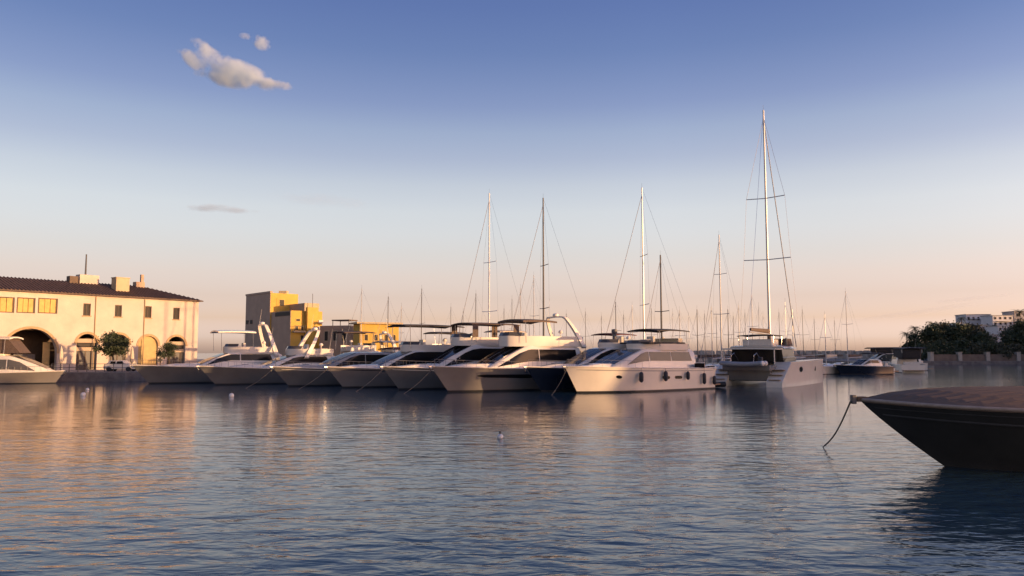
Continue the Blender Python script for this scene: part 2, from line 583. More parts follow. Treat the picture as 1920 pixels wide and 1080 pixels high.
# small windows
for (ua, ub, za, zb) in WIN:
    c, zc, w, h = (ua + ub) / 2, (za + zb) / 2, ub - ua, zb - za
    f = MB()
    for s in (-1, 1):
        f.box((c + s * (w / 2 - 0.05), 0.22, zc), (0.1, 0.1, h))
        f.box((c, 0.22, zc + s * (h / 2 - 0.05)), (w - 0.2, 0.1, 0.1))
    f.box((c, 0.22, zc), (0.07, 0.08, h - 0.2))
    fo = f.build('window', 'frame_brown', ware)
    for s in (-1, 1):
        MB().box((c + s * (w / 4 - 0.03), 0.25, zc), (w / 2 - 0.14, 0.02, h - 0.2)).build('pane', 'window_dark', fo)
    MB().box((c, -0.04, za - 0.06), (w + 0.24, 0.22, 0.12)).build('window_sill', 'plaster_trim', ware)
# wide shuttered windows
for (ua, ub, za, zb) in SHUT:
    c, zc, w, h = (ua + ub) / 2, (za + zb) / 2, ub - ua, zb - za
    f = MB()
    f.box((ua + 0.09, 0.2, zc), (0.18, 0.16, h)); f.box((ub - 0.09, 0.2, zc), (0.18, 0.16, h))
    f.box((c, 0.2, zb - 0.06), (w - 0.36, 0.16, 0.12)); f.box((c, 0.2, za + 0.06), (w - 0.36, 0.16, 0.12))
    fo = f.build('shuttered_window', 'frame_brown', ware)
    k = 3
    for i in range(k):
        x0 = ua + 0.18 + (w - 0.36) * i / k
        ww = (w - 0.36) / k - 0.06
        MB().box((x0 + ww / 2 + 0.03, 0.16 + 0.03 * (i % 2), zc), (ww, 0.05, h - 0.26)).build('shutter', 'shutter', fo)
# what fills the arches
def leaf_fill(a, z0, z1, y, m, name, inset=0.05):
    u0, u1, zs = a
    c, r = (u0 + u1) / 2, (u1 - u0) / 2 - inset
    pts = []
    for i in range(15):
        an = math.pi * i / 14
        z = zs + r * math.sin(an)
        pts.append((c + r * math.cos(an), z))
    poly = [(c - r, z0), (c + r, z0)] + pts
    poly = [(u, min(z, z1)) for u, z in poly]
    return MB().prism([(u, y, z) for u, z in poly], (0, 0.08, 0)).build(name, m, ware)
leaf_fill(A4, 0.02, 99, 0.30, 'door_yellow', 'door')
for a in (A2, A3, A5):
    u0, u1, zs = a
    c, r = (u0 + u1) / 2, (u1 - u0) / 2
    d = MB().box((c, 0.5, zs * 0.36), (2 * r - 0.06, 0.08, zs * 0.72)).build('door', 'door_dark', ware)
    for s in (-1, 0, 1):
        MB().box((c + s * r * 0.62, 0.43, zs * 0.36), (0.12, 0.06, zs * 0.70)).build('door_frame', 'frame_brown', d)
    MB().box((c, 0.42, zs * 0.80), (2 * r - 0.06, 0.25, 0.5)).build('fascia', 'door_beige', ware)
    MB().box((c, 0.40, zs * 1.12), (2 * r - 0.2, 0.25, 0.55)).build('fascia', 'door_beige', ware)
    MB().box((c, 0.50, zs * 0.96), (2 * r - 0.06, 0.05, 0.5)).build('pane', 'window_dark', ware)
u0, u1, zs = A1
MB().box((u1 - 0.75, 1.6, 1.9), (0.9, 0.1, 3.8)).build('door', 'door_yellow', ware)
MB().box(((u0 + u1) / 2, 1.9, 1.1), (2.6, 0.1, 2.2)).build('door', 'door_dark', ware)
# downpipes
for px in (178, 270):
    u = fac(px, 600)[0]
    MB().path([(u, -0.09, 0.1), (u, -0.09, EAVE - 0.1)], 0.06).build('downpipe', 'plaster_trim', ware)
# hipped roof with raised tile rows
OV = 0.45
RH = 2.2
hip = 6.5
roof_m = MB()
e = EAVE + 0.002
P = [(-1, -OV, e), (ULEN + OV, -OV, e), (ULEN + OV, WD + OV, e), (-1, WD + OV, e), (-1, WD / 2, e + RH), (ULEN + OV - hip, WD / 2, e + RH)]
P2 = [(x, y, z + 0.16) for x, y, z in P]
roof_m.add(P2, [(0, 1, 5, 4), (1, 2, 5), (2, 3, 4, 5), (3, 0, 4)])
roof_m.add(P[:4], [(3, 2, 1, 0)])
roof_m.add(P[:4] + P2[:4], [(0, 1, 5, 4), (1, 2, 6, 5), (2, 3, 7, 6), (3, 0, 4, 7)])
roof = roof_m.build('roof', 'roof_tile', ware)
tm = MB()
nrow = 90
for i in range(nrow):
    u = -0.8 + (ULEN + OV + 0.6) * i / nrow
    top = 1.0 if u < ULEN + OV - hip else max(0.02, (ULEN + OV - u) / hip)
    y1 = -OV + (WD / 2 + OV) * top
    z1 = e + 0.16 + RH * top
    tm.path([(u, -OV - 0.03, e + 0.19), (u, y1, z1 + 0.03)], 0.09, 5)
to = tm.build('tile_rows', 'roof_tile', roof)
to['kind'] = 'stuff'
MB().box((ULEN / 2, -OV - 0.06, e + 0.06), (ULEN + 2 * OV, 0.12, 0.14)).build('gutter', 'frame_brown', roof)
# roof-top boxes
def roof_z(v):
    return e + 0.16 + RH * min(1, (v + OV) / (WD / 2 + OV))
def roof_box(px0, px1, ytop, v, m, name, depth=1.1, par=None):
    P_ = FO + FN * (-v)
    def uat(px):
        d = ray(px, 540)
        t = (P_.x * FD.y - P_.y * FD.x) / (d.x * FD.y - d.y * FD.x)
        return (Vector((d.x * t, d.y * t)) - P_).dot(FD), t, d
    ua, ta, da = uat(px0); ub, tb, db = uat(px1)
    dz = ray((px0 + px1) / 2, ytop)
    t = (P_.x * FD.y - P_.y * FD.x) / (dz.x * FD.y - dz.y * FD.x)
    zt = CAMH + dz.z * t - GZ
    zb = roof_z(v) - 0.5
    o = MB().box(((ua + ub) / 2, v, (zt + zb) / 2), (ub - ua, depth, zt - zb)).build(name, m, par or roof)
    return o, (ua + ub) / 2, zt
roof_box(127, 143, 518, 6.0, 'frame_brown', 'chimney')
b_, uu, zt = roof_box(145, 181, 516, 6.4, 'plaster', 'roof_hut', 1.4)
MB().path([(uu - 0.3, 6.4, zt), (uu - 0.3, 6.4, zt + 3.1)], 0.13, 6, 0.09).build('aerial', 'alloy_dark', roof)
b_, uu, zt = roof_box(213, 238, 522, 3.0, 'ochre_pale', 'chimney', 1.5)
MB().box((uu, 3.0, zt + 0.06), (2.1, 1.7, 0.12)).build('chimney_cap', 'ochre_pale', b_)
roof_box(252, 268, 529, 6.2, 'tan_shade', 'roof_hut')
roof_box(263, 268, 515, 6.9, 'tan_shade', 'chimney', 0.4)


# ================================================================ HOUSES BEHIND THE YACHTS
def corner_block(parent, px_l, px_c, px_r, ytop, Y, z0, m, name='wall', ang=R(48), roofm='tan_shade', ybase=None):
    """box seen corner on: its near edge at px_c, its left face out to px_l and its right face out to px_r"""
    zt = zat(ytop, Y)
    c = Vector((xat(px_c, Y, zt), Y))
    dl = Vector((-math.cos(ang), math.sin(ang)))
    dr = Vector((math.sin(ang), math.cos(ang)))
    def reach(d, px):
        k = (px - 960) / F
        # c.x + d.x*s = k*(c.y+d.y*s)
        return (k * c.y - c.x) / (d.x - k * d.y)
    sl, sr = reach(dl, px_l), reach(dr, px_r)
    a, b, d_ = c + dl * sl, c + dr * sr, c + dl * sl + dr * sr
    mb = MB().prism([(*c, z0), (*b, z0), (*d_, z0), (*a, z0)], (0, 0, zt - z0))
    o = mb.build(name, m, parent)
    return o, c, dl, dr, sl, sr, zt

def face_box(parent, name, m, c, d, n, s0, s1, z0, z1, out=0.05, thick=0.12):
    p0, p1 = c + d * s0, c + d * s1
    o_ = n * out
    pts = [(p0.x + o_.x, p0.y + o_.y, z0), (p1.x + o_.x, p1.y + o_.y, z0), (p1.x + o_.x, p1.y + o_.y, z1), (p0.x + o_.x, p0.y + o_.y, z1)]
    return MB().prism(pts, (-n.x * thick, -n.y * thick, 0)).build(name, m, parent)

yb = thing('apartment_block', 'stepped ochre apartment block with end wall coloured as in shade behind radar arches', 'building')
YB = 150
oA, cA, dlA, drA, slA, srA, ztA = corner_block(yb, 461, 508, 558, 549, YB + 3, GZ, 'ochre')
nA_l, nA_r = Vector((-drA.x, -drA.y)), Vector((-dlA.x, -dlA.y))
face_box(yb, 'tan_shade', 'tan_shade', cA, dlA, nA_l, 0.02, slA - 0.02, GZ, ztA - 0.05, 0.1, 0.15)  # thin tan sheets put the left faces' shade into their colour
face_box(yb, 'parapet', 'tan_shade', cA, dlA, nA_l, -0.1, slA + 0.1, ztA - 0.04, ztA + 0.35, 0.2, 0.5)
oB, cB, dlB, drB, slB, srB, ztB = corner_block(yb, 500, 546, 604, 582, YB - 3, GZ, 'ochre')
face_box(yb, 'tan_shade', 'tan_shade', cB, dlB, nA_l, 0.02, slB - 0.02, GZ, ztB - 0.05, 0.1, 0.15)
# upper storey set back on the right with a brown loggia, stair tower
oC, cC, dlC, drC, slC, srC, ztC = corner_block(yb, 535, 572, 598, 568, YB + 1, GZ, 'ochre_pale')
face_box(yb, 'tan_shade', 'tan_shade', cC, dlC, nA_l, 0.02, slC - 0.02, ztB + 0.05, ztC - 0.03, 0.1, 0.15)
oD, cD, dlD, drD, slD, srD, ztD = corner_block(yb, 573, 577, 596, 576, YB - 2, GZ, 'ochre')
# windows
for (s0, s1, y0, y1) in ((0.3, 1.6, 596, 604), (2.4, 3.6, 596, 604)):
    w = face_box(yb, 'window', 'frame_brown', cA, dlA, nA_l, slA - s1, slA - s0, zat(y1, YB), zat(y0, YB), 0.16, 0.1)
    face_box(w, 'pane', 'window_dark', cA, dlA, nA_l, slA - s1 + 0.1, slA - s0 - 0.1, zat(y1, YB) + 0.1, zat(y0, YB) - 0.1, 0.18, 0.03)
w = face_box(yb, 'window', 'frame_brown', cB, dlB, nA_l, 0.3, slB * 0.62, zat(593, YB), zat(585, YB), 0.16, 0.1)
face_box(w, 'pane', 'window_dark', cB, dlB, nA_l, 0.45, slB * 0.62 - 0.15, zat(593, YB) + 0.1, zat(585, YB) - 0.1, 0.18, 0.03)
for f0, f1, y0, y1 in ((0.12, 0.24, 612, 620), (0.30, 0.42, 612, 620), (0.60, 0.70, 612, 620), (0.14, 0.3, 598, 604), (0.55, 0.7, 598, 606), (0.3, 0.42, 628, 640), (0.65, 0.8, 628, 640)):
    w = face_box(yb, 'window', 'shutter', cB, drB, nA_r, srB * f0, srB * f1, zat(y1, YB), zat(y0, YB), 0.06, 0.1)
    face_box(w, 'pane', 'window_dark', cB, drB, nA_r, srB * f0 + 0.12, srB * f1 - 0.12, zat(y1, YB) + 0.1, zat(y0, YB) - 0.1, 0.08, 0.03)
w = face_box(yb, 'window', 'shutter', cA, drA, nA_r, srA * 0.3, srA * 0.5, ztA - 2.6, ztA - 1.2, 0.06, 0.1)
face_box(w, 'pane', 'window_dark', cA, drA, nA_r, srA * 0.32, srA * 0.48, ztA - 2.5, ztA - 1.3, 0.08, 0.03)
face_box(yb, 'balcony', 'ochre_pale', cB, drB, nA_r, srB * 0.05, srB * 0.5, zat(624, YB), zat(621, YB), 0.9, 1.0)
for f0, y0 in ((0.46, 600), (0.80, 612), (0.86, 600)):
    face_box(yb, 'cooling_unit', 'house_white', cB, drB, nA_r, srB * f0, srB * f0 + 0.9, zat(y0, YB) - 0.6, zat(y0, YB), 0.4, 0.38)
for k in range(9):
    q_ = cB + drB * (srB * (0.05 + 0.056 * k)) + nA_r * 0.85
    MB().path([(q_.x, q_.y, zat(621, YB)), (q_.x, q_.y, zat(621, YB) + 0.95)], 0.03, 4).build('baluster', 'alloy_dark', yb)
qa, qb = cB + drB * (srB * 0.05) + nA_r * 0.85, cB + drB * (srB * 0.5) + nA_r * 0.85
MB().path([(qa.x, qa.y, zat(621, YB) + 0.95), (qb.x, qb.y, zat(621, YB) + 0.95)], 0.035, 4).build('balcony_rail', 'alloy_dark', yb)
# roof plant
MB().box((cA.x + 1.2, cA.y + 4.5, ztA + 0.35), (1.6, 1.4, 0.7)).build('water_tank', 'ochre_pale', yb)
MB().path([(cB.x + 3, cB.y + 4, ztB), (cB.x + 3, cB.y + 4, ztB + 3.5)], 0.05).build('aerial', 'alloy_dark', yb)

tb = thing('terracotta_house', 'low terracotta house with flat canopy beside the ochre block', 'building')
oE, cE, dlE, drE, slE, srE, ztE = corner_block(tb, 600, 658, 668, 610, 146, GZ, 'terracotta', ang=R(20))
nE_l, nE_r = Vector((-drE.x, -drE.y)), Vector((-dlE.x, -dlE.y))
MB().prism([(cE.x + dlE.x * s + drE.x * t, cE.y + dlE.y * s + drE.y * t, ztE + 0.9) for s, t in ((0.4, 0), (slE * 0.62, 0), (slE * 0.62, 3), (0.4, 3))], (0, 0, 0.22)).build('canopy', 'canvas_brown', tb)
for s in (0.6, slE * 0.6):
    for t in (0.2, 2.8):
        p = cE + dlE * s + drE * t
        MB().path([(p.x, p.y, ztE - 0.1), (p.x, p.y, ztE + 0.92)], 0.07).build('canopy_post', 'alloy_dark', tb)
for f0, f1 in ((0.12, 0.3), (0.4, 0.58), (0.7, 0.86)):
    w = face_box(tb, 'window', 'door_beige', cE, dlE, nE_l, slE * f0, slE * f1, zat(640, 146), zat(619, 146), 0.06, 0.1)
    face_box(w, 'pane', 'window_dark', cE, dlE, nE_l, slE * f0 + 0.2, slE * f1 - 0.2, zat(640, 146) + 0.15, zat(619, 146) - 0.2, 0.09, 0.04)

ob = thing('ochre_house', 'single storey ochre house with overhanging eave behind the yachts', 'building')
oG, cG, dlG, drG, slG, srG, ztG = corner_block(ob, 663, 675, 748, 607, 140, GZ, 'ochre', ang=R(62))
nG_l, nG_r = Vector((-drG.x, -drG.y)), Vector((-dlG.x, -dlG.y))
MB().prism([(cG.x + dlG.x * s + drG.x * t, cG.y + dlG.y * s + drG.y * t, ztG + 0.003) for s, t in ((-0.8, -0.8), (slG + 0.5, -0.8), (slG + 0.5, srG + 0.5), (-0.8, srG + 0.5))], (0, 0, 0.3)).build('roof', 'ochre_pale', ob)
for f0, f1 in ((0.1, 0.22), (0.35, 0.47), (0.62, 0.74), (0.84, 0.93)):
    w = face_box(ob, 'window', 'shutter', cG, drG, nG_r, srG * f0, srG * f1, zat(640, 141), zat(626, 141), 0.06, 0.1)
    face_box(w, 'pane', 'window_dark', cG, drG, nG_r, srG * f0 + 0.15, srG * f1 - 0.15, zat(640, 141) + 0.15, zat(626, 141) - 0.15, 0.08, 0.03)


# ================================================================ BOATS
class Hull:
    """boat hull: x from the stern (0) to the bow tip (L), port is +y, z = 0 at the waterline"""
    def __init__(s, L, B, zb, zs, over=1.9, fine=2.3, flare=1.35, stern=0.93, wl=0.88, mid=0.42, wfine=1.75):
        s.L, s.B, s.zb, s.zs, s.over = L, B, zb, zs, over
        s.fine, s.flare, s.stern, s.wl, s.mid = fine, flare, stern, wl, mid
        s.wfine = wfine
    def sheer(s, t):
        return s.zs + (s.zb - s.zs) * max(0, t) ** 1.8
    def bs(s, t):
        if t < s.mid:
            return s.B / 2 * (s.stern + (1 - s.stern) * math.sin(t / s.mid * math.pi / 2))
        return s.B / 2 * max(0.0, 1 - ((t - s.mid) / (1 - s.mid)) ** s.fine)
    def bw(s, t):
        k = s.B / 2 * s.wl
        if t < 0.3:
            return k * (0.95 + 0.05 * t / 0.3)
        return k * max(0.0, 1 - ((t - 0.3) / 0.7) ** s.wfine)
    def p(s, t, v, side=1, off=0.0):
        x = t * (s.L - s.over + s.over * max(v, -0.3))
        vv = max(0.0, v)
        y = s.bw(t) + (s.bs(t) - s.bw(t)) * vv ** s.flare
        if v < 0:
            y *= 1 + v * 1.2
        return Vector((x, side * (y + off), v * s.sheer(t)))
    def txs(s, x):
        return min(1, max(0, x / s.L))
    def halfw(s, x):
        return s.bs(s.txs(x))
    def deckz(s, x):
        return s.sheer(s.txs(x)) - 0.10
    def build(s, par, m, deck='deck', boot='boot', rail='gelcoat', nt=26):
        VS = (-0.35, -0.1, 0.0, 0.2, 0.4, 0.6, 0.8, 0.92, 1.0)
        rows = []
        for i in range(nt + 1):
            t = i / nt
            t = 1 - (1 - t) ** 1.25
            rows.append([s.p(t, v, 1) for v in reversed(VS)] + [s.p(t, v, -1) for v in VS])
        mb = MB()
        n = len(rows[0])
        mb.rings(rows, closed=False, caps=False)
        mb.add(rows[0], [tuple(range(n))])
        h = mb.build('hull', m, par, smooth=True)
        d = []
        for i in range(nt + 1):
            t = 1 - (1 - i / nt) ** 1.25
            z = s.sheer(t) - 0.10
            b = max(0.0, s.bs(t) - 0.03)
            x = t * s.L - (0.05 if i == nt else 0)
            d.append([(x, b, z), (x, b * 0.5, z + 0.05), (x, -b * 0.5, z + 0.05), (x, -b, z)])
        MB().grid(d).build('deck', deck, par, smooth=True, fix=False)
        bt = MB()
        for sd in (1, -1):
            bt.grid([[s.p(t / 24, v, sd, 0.012) for v in (-0.12, 0.0, 0.07)] for t in range(25)], None)
        bt.build('boot_stripe', boot, h, smooth=True, fix=False)
        for sd in (1, -1):
            MB().path([s.p(1 - (1 - i / nt) ** 1.25, 1.0, sd) for i in range(nt + 1)], 0.055, 6).build('rub_rail', rail, par, smooth=True)
        return h
    def patch(s, par, name, m, t0, t1, v0, v1, sides=(1, -1), off=0.015, n=10, taper=0.0):
        for sd in sides:
            mb = MB()
            rows = []
            for i in range(n + 1):
                k = i / n
                t = t0 + (t1 - t0) * k
                vc, vh = (v0 + v1) / 2, (v1 - v0) / 2
                sh = min(1.0, 1 - taper * k) * (math.sin(min(1, min(k, 1 - k) * 6 + 0.25) * math.pi / 2))
                rows.append([s.p(t, vc - vh * sh, sd, off), s.p(t, vc, sd, off), s.p(t, vc + vh * sh, sd, off)])
            mb.grid(rows, (0, 0.02 * sd, 0)).build(name, m, par, smooth=True)


class House:
    """deckhouse lofted along x: a raked windscreen in front, rounded shoulders"""
    def __init__(s, hull, x0, x1, h, rake, w=0.80, back=0.4, tumble=0.14, z0=None, lip=0.25):
        s.hull, s.x0, s.x1, s.h, s.rake, s.w, s.back, s.tumble, s.z0, s.lip = hull, x0, x1, h, rake, w, back, tumble, z0, lip
    def base(s, x):
        return s.hull.deckz(x) if s.z0 is None else s.z0
    def top(s, x):
        zr = s.base((s.x0 + s.x1) / 2) + s.h
        if x > s.x1 - s.rake:
            k = (s.x1 - x) / s.rake
            k = k * (1.25 - 0.25 * k)
            lo = s.base(s.x1) + s.lip * s.h * 0.3
            return lo + (zr - lo) * min(1, k)
        if x < s.x0 + s.back:
            return zr - 0.25 * (1 - (x - s.x0) / s.back) ** 2
        return zr
    def half(s, x):
        return min(s.hull.B / 2 * s.w, s.hull.halfw(x) * (s.w + 0.05))
    def side(s, x, u, sd=1, off=0.0):
        z0, z1 = s.base(x), s.top(x)
        return Vector((x, sd * (s.half(x) * (1 - s.tumble * u) + off), z0 + (z1 - z0) * u))
    def build(s, par, m, name='deckhouse', n=22):
        rows = []
        for i in range(n + 1):
            x = s.x0 + (s.x1 - s.x0) * i / n
            z0, z1 = s.base(x), s.top(x)
            w = s.half(x)
            h = z1 - z0
            wt = w * (1 - s.tumble)
            half = [(w, z0 - 0.05), (w * (1 - s.tumble * 0.5), z0 + h * 0.5), (wt, z1 - min(0.18, h * 0.3)), (wt * 0.93, z1 - min(0.05, h * 0.1)), (wt * 0.6, z1 + 0.02)]
            rows.append([(x, a, z) for a, z in half] + [(x, -a, z) for a, z in reversed(half)])
        mb = MB().rings(rows, closed=False, caps=False)
        k = len(rows[0])
        mb.add(rows[0], [tuple(range(k))]).add(rows[-1], [tuple(range(k))])
        return mb.build(name, m, par, smooth=True)
    def windows(s, par, m, x0, x1, u0, u1, n=1, gap=0.12, slope0=0.0, slope1=0.0, sides=(1, -1)):
        """side panes; slope: how far the fore / aft ends are cut back at the top"""
        L = (x1 - x0 - gap * (n - 1)) / n
        for sd in sides:
            for i in range(n):
                a = x0 + i * (L + gap); b = a + L
                rows = []
                q = 8
                for j in range(q + 1):
                    k = j / q
                    lo = s.side(a + (b - a) * k, u0, sd, 0.02)
                    xa = a + slope0 * (i == 0); xb = b - slope1 * (i == n - 1)
                    hi = s.side(xa + (xb - xa) * k, u1, sd, 0.02)
                    rows.append([lo, (lo + hi) / 2, hi])
                MB().grid(rows, (0, 0.03 * sd, 0)).build('side_window', m, par, smooth=True)
    def windscreen(s, par, m, panes=3, k0=0.12, k1=0.92, gap=0.06):
        xa, xb = s.x1 - s.rake * k0, s.x1 - s.rake * k1
        for i in range(panes):
            a = -0.84 + 1.68 * i / panes + gap / 2; b = -0.84 + 1.68 * (i + 1) / panes - gap / 2
            rows = []
            for j in range(7):
                x = xa + (xb - xa) * j / 6
                w = s.half(x) * (1 - s.tumble)
                rows.append([(x + 0.012, w * (a + (b - a) * q / 3), s.top(x) + 0.035 - 0.03 * (abs(a + (b - a) * q / 3)) ** 3) for q in range(4)])
            MB().grid(rows, (0.03, 0, 0.03)).build('windscreen', m, par, smooth=True)


def rail(par, hull, t0, t1, h=0.62, n=9, sides=(1, -1), inset=0.10):
    mb = MB()
    for sd in sides:
        pts = []
        for i in range(n + 1):
            t = t0 + (t1 - t0) * i / n
            q = hull.p(t, 1.0, sd)
            q.y = sd * max(0.04, abs(q.y) - inset)
            q.x -= 0.12
            mb.path([q, q + Vector((0, 0, h))], 0.012, 4)
            pts.append(q + Vector((0, 0, h)))
        mb.path(pts, 0.015, 4)
    return mb.build('bow_rail', 'rail_steel', par)

def radar_arch(par, x, w, z0, z1, lean, m='gelcoat', thick=0.55, name='radar_arch', dome=True):
    mb = MB()
    top = x + lean
    prof = []
    for i in range(13):
        a = math.pi * i / 12
        cy = math.cos(a); sy = math.sin(a)
        k = min(1.0, sy * 1.5)
        y = w * (math.copysign(abs(cy) ** 0.30, cy))
        y *= 1 - 0.16 * k
        z = z0 + (z1 - z0) * sy ** 0.5
        f = (z - z0) / (z1 - z0)
        xx = x + lean * f
        th = thick * (1 - 0.35 * f)
        prof.append([(xx - th / 2, y, z), (xx + th / 2, y, z), (xx + th / 2, y * 0.9, z - 0.13), (xx - th / 2, y * 0.9, z - 0.13)])
    mb.rings(prof)
    a = mb.build(name, m, par, smooth=True)
    if dome:
        MB().lathe([(0.02, 0.0), (0.3, 0.02), (0.33, 0.14), (0.28, 0.26), (0.1, 0.32), (0.02, 0.33)], (top, 0.0, z1 - 0.03), 12).build('radar_dome', m, a, smooth=True)
        MB().path([(top, -w * 0.55, z1 - 0.05), (top - 0.25, -w * 0.55, z1 + 1.9)], 0.018, 5, 0.008).build('whip_aerial', 'gelcoat', a)
    return a

def canopy(par, x0, x1, w, z, m, name='bimini_top', sag=0.18, th=0.10, zbase=4.0, posts=2, post_m='steel', droop=0.0):
    rows = []
    for i in range(9):
        k = i / 8
        x = x0 + (x1 - x0) * k
        rows.append([(x, w * c, z - sag * c * c - 0.06 * (2 * k - 1) ** 2 - droop * (1 - k)) for c in (-1, -0.7, -0.35, 0, 0.35, 0.7, 1)])
    o = MB().grid(rows, (0, 0, th)).build(name, m, par, smooth=True)
    for i in range(posts):
        x = x0 + (x1 - x0) * (0.08 + 0.84 * (i / max(1, posts - 1)))
        for sd in (1, -1):
            MB().path([(x - 0.1, sd * w * 0.94, zbase), (x, sd * w * 0.96, z - sag - 0.05)], 0.03, 6).build('canopy_post', post_m, par)
    return o

def place(bow, heading, L):
    """root position so that the bow tip stands at bow"""
    h = Vector((math.cos(heading), math.sin(heading)))
    return (bow[0] - h.x * L, bow[1] - h.y * L, 0)

def bow_at(px, Y, z=2.1):
    return (xat(px, Y, z), Y)

HD = math.atan2(-0.62, -0.785)           # berthed stern-to, side by side: bows look left and towards the viewer

def flybridge(par, hull, house, x0, x1, h=0.75, m='gelcoat', w=0.74, seat=True, screen=True):
    zb = house.top((x0 + x1) / 2)
    mb = MB()
    W = hull.B / 2 * w
    def ringp(x, wi, z0, z1):
        return [(x, wi, z0), (x, wi * 1.04, z1), (x, wi * 0.97, z1), (x, wi * 0.93, z0 + 0.03)]
    n = 12
    pts = []
    for i in range(n + 1):
        k = i / n
        pts.append((x0 + (x1 - x0) * k, W * (1 - 0.55 * max(0, k - 0.55) ** 2 / 0.2)))
    path = [(x, y) for x, y in pts] + [(x1 + 0.25, y) for y in (pts[-1][1] * 0.5, 0, -pts[-1][1] * 0.5)] + [(x, -y) for x, y in reversed(pts)]
    rs = []
    for x, y in path:
        d = 0.92
        rs.append([(x, y, zb - 0.15), (x + 0.06, y * 1.05, zb + h), (x - 0.02, y * 0.98, zb + h), (x - 0.10, y * 0.92, zb - 0.15)])
    mb.rings(rs)
    mb.prism([(x, y * 0.9, zb - 0.02) for x, y in path], (0, 0, 0.06))
    fb = mb.build('flybridge', m, par, smooth=True)
    if seat:
        MB().box((x0 + 0.9, 0, zb + 0.35), (0.9, W * 1.4, 0.6)).build('bench', 'cushion', fb, bevel=0.06)
        MB().box((x1 - 1.1, W * 0.3, zb + 0.45), (0.6, 0.9, 0.8)).build('helm_console', m, fb, bevel=0.05)
        MB().box((x1 - 1.9, W * 0.3, zb + 0.6), (0.35, 0.8, 1.1)).build('helm_seat', 'cushion', fb, bevel=0.06)
    MB().path([(x0 + 0.4, W * 0.9, zb + h), (x0 + 0.1, W * 0.92, zb + h + 2.4)], 0.016, 5, 0.006).build('whip_aerial', 'gelcoat', fb)
    MB().lathe([(0.04, 0), (0.05, 0.5), (0.22, 0.52), (0.24, 0.66), (0.15, 0.8), (0.03, 0.84)], (x0 + 0.3, -W * 0.6, zb + h - 0.1), 10).build('satellite_dome', 'gelcoat', fb, smooth=True)
    if screen:
        rows = []
        for (x, y) in [(x1 - 0.9, pts[-3][1]), (x1 + 0.1, pts[-1][1] * 0.9), (x1 + 0.28, 0), (x1 + 0.1, -pts[-1][1] * 0.9), (x1 - 0.9, -pts[-3][1])]:
            rows.append([(x, y, zb + h - 0.02), (x - 0.18, y * 0.96, zb + h + 0.34)])
        MB().grid(rows, (0.02, 0, 0)).build('wind_deflector', 'tint_glass', fb)
    return fb

def portholes(par, hull, spots, v=0.62, r=0.13, sides=(1,), m='yacht_glass', sx=1.0):
    for t in spots:
        for sd in sides:
            c = hull.p(t, v, sd, 0.015)
            tx = (hull.p(t + 0.01, v, sd) - hull.p(t - 0.01, v, sd)).normalized()
            tz = (hull.p(t, v + 0.05, sd) - hull.p(t, v - 0.05, sd)).normalized()
            nn = tx.cross(tz).normalized() * (1 if True else -1)
            if nn.y * sd < 0:
                nn = -nn
            pts = [c + tx * math.cos(a) * r * sx + tz * math.sin(a) * r for a in [2 * math.pi * k / 14 for k in range(14)]]
            MB().prism(pts, -nn * 0.03).build('porthole', m, par)

def anchor(par, hull):
    p = hull.p(1.0, 1.0, 1)
    mb = MB()
    mb.box((p.x - 0.1, 0, p.z - 0.02), (0.7, 0.16, 0.06))
    mb.path([(p.x + 0.2, 0, p.z - 0.05), (p.x - 0.1, 0, p.z - 0.55)], 0.035)
    mb.prism([(p.x - 0.12, -0.25, p.z - 0.5), (p.x - 0.12, 0.25, p.z - 0.5), (p.x + 0.12, 0, p.z - 0.32)], (-0.05, 0, -0.05))
    mb.build('anchor', 'steel', par)

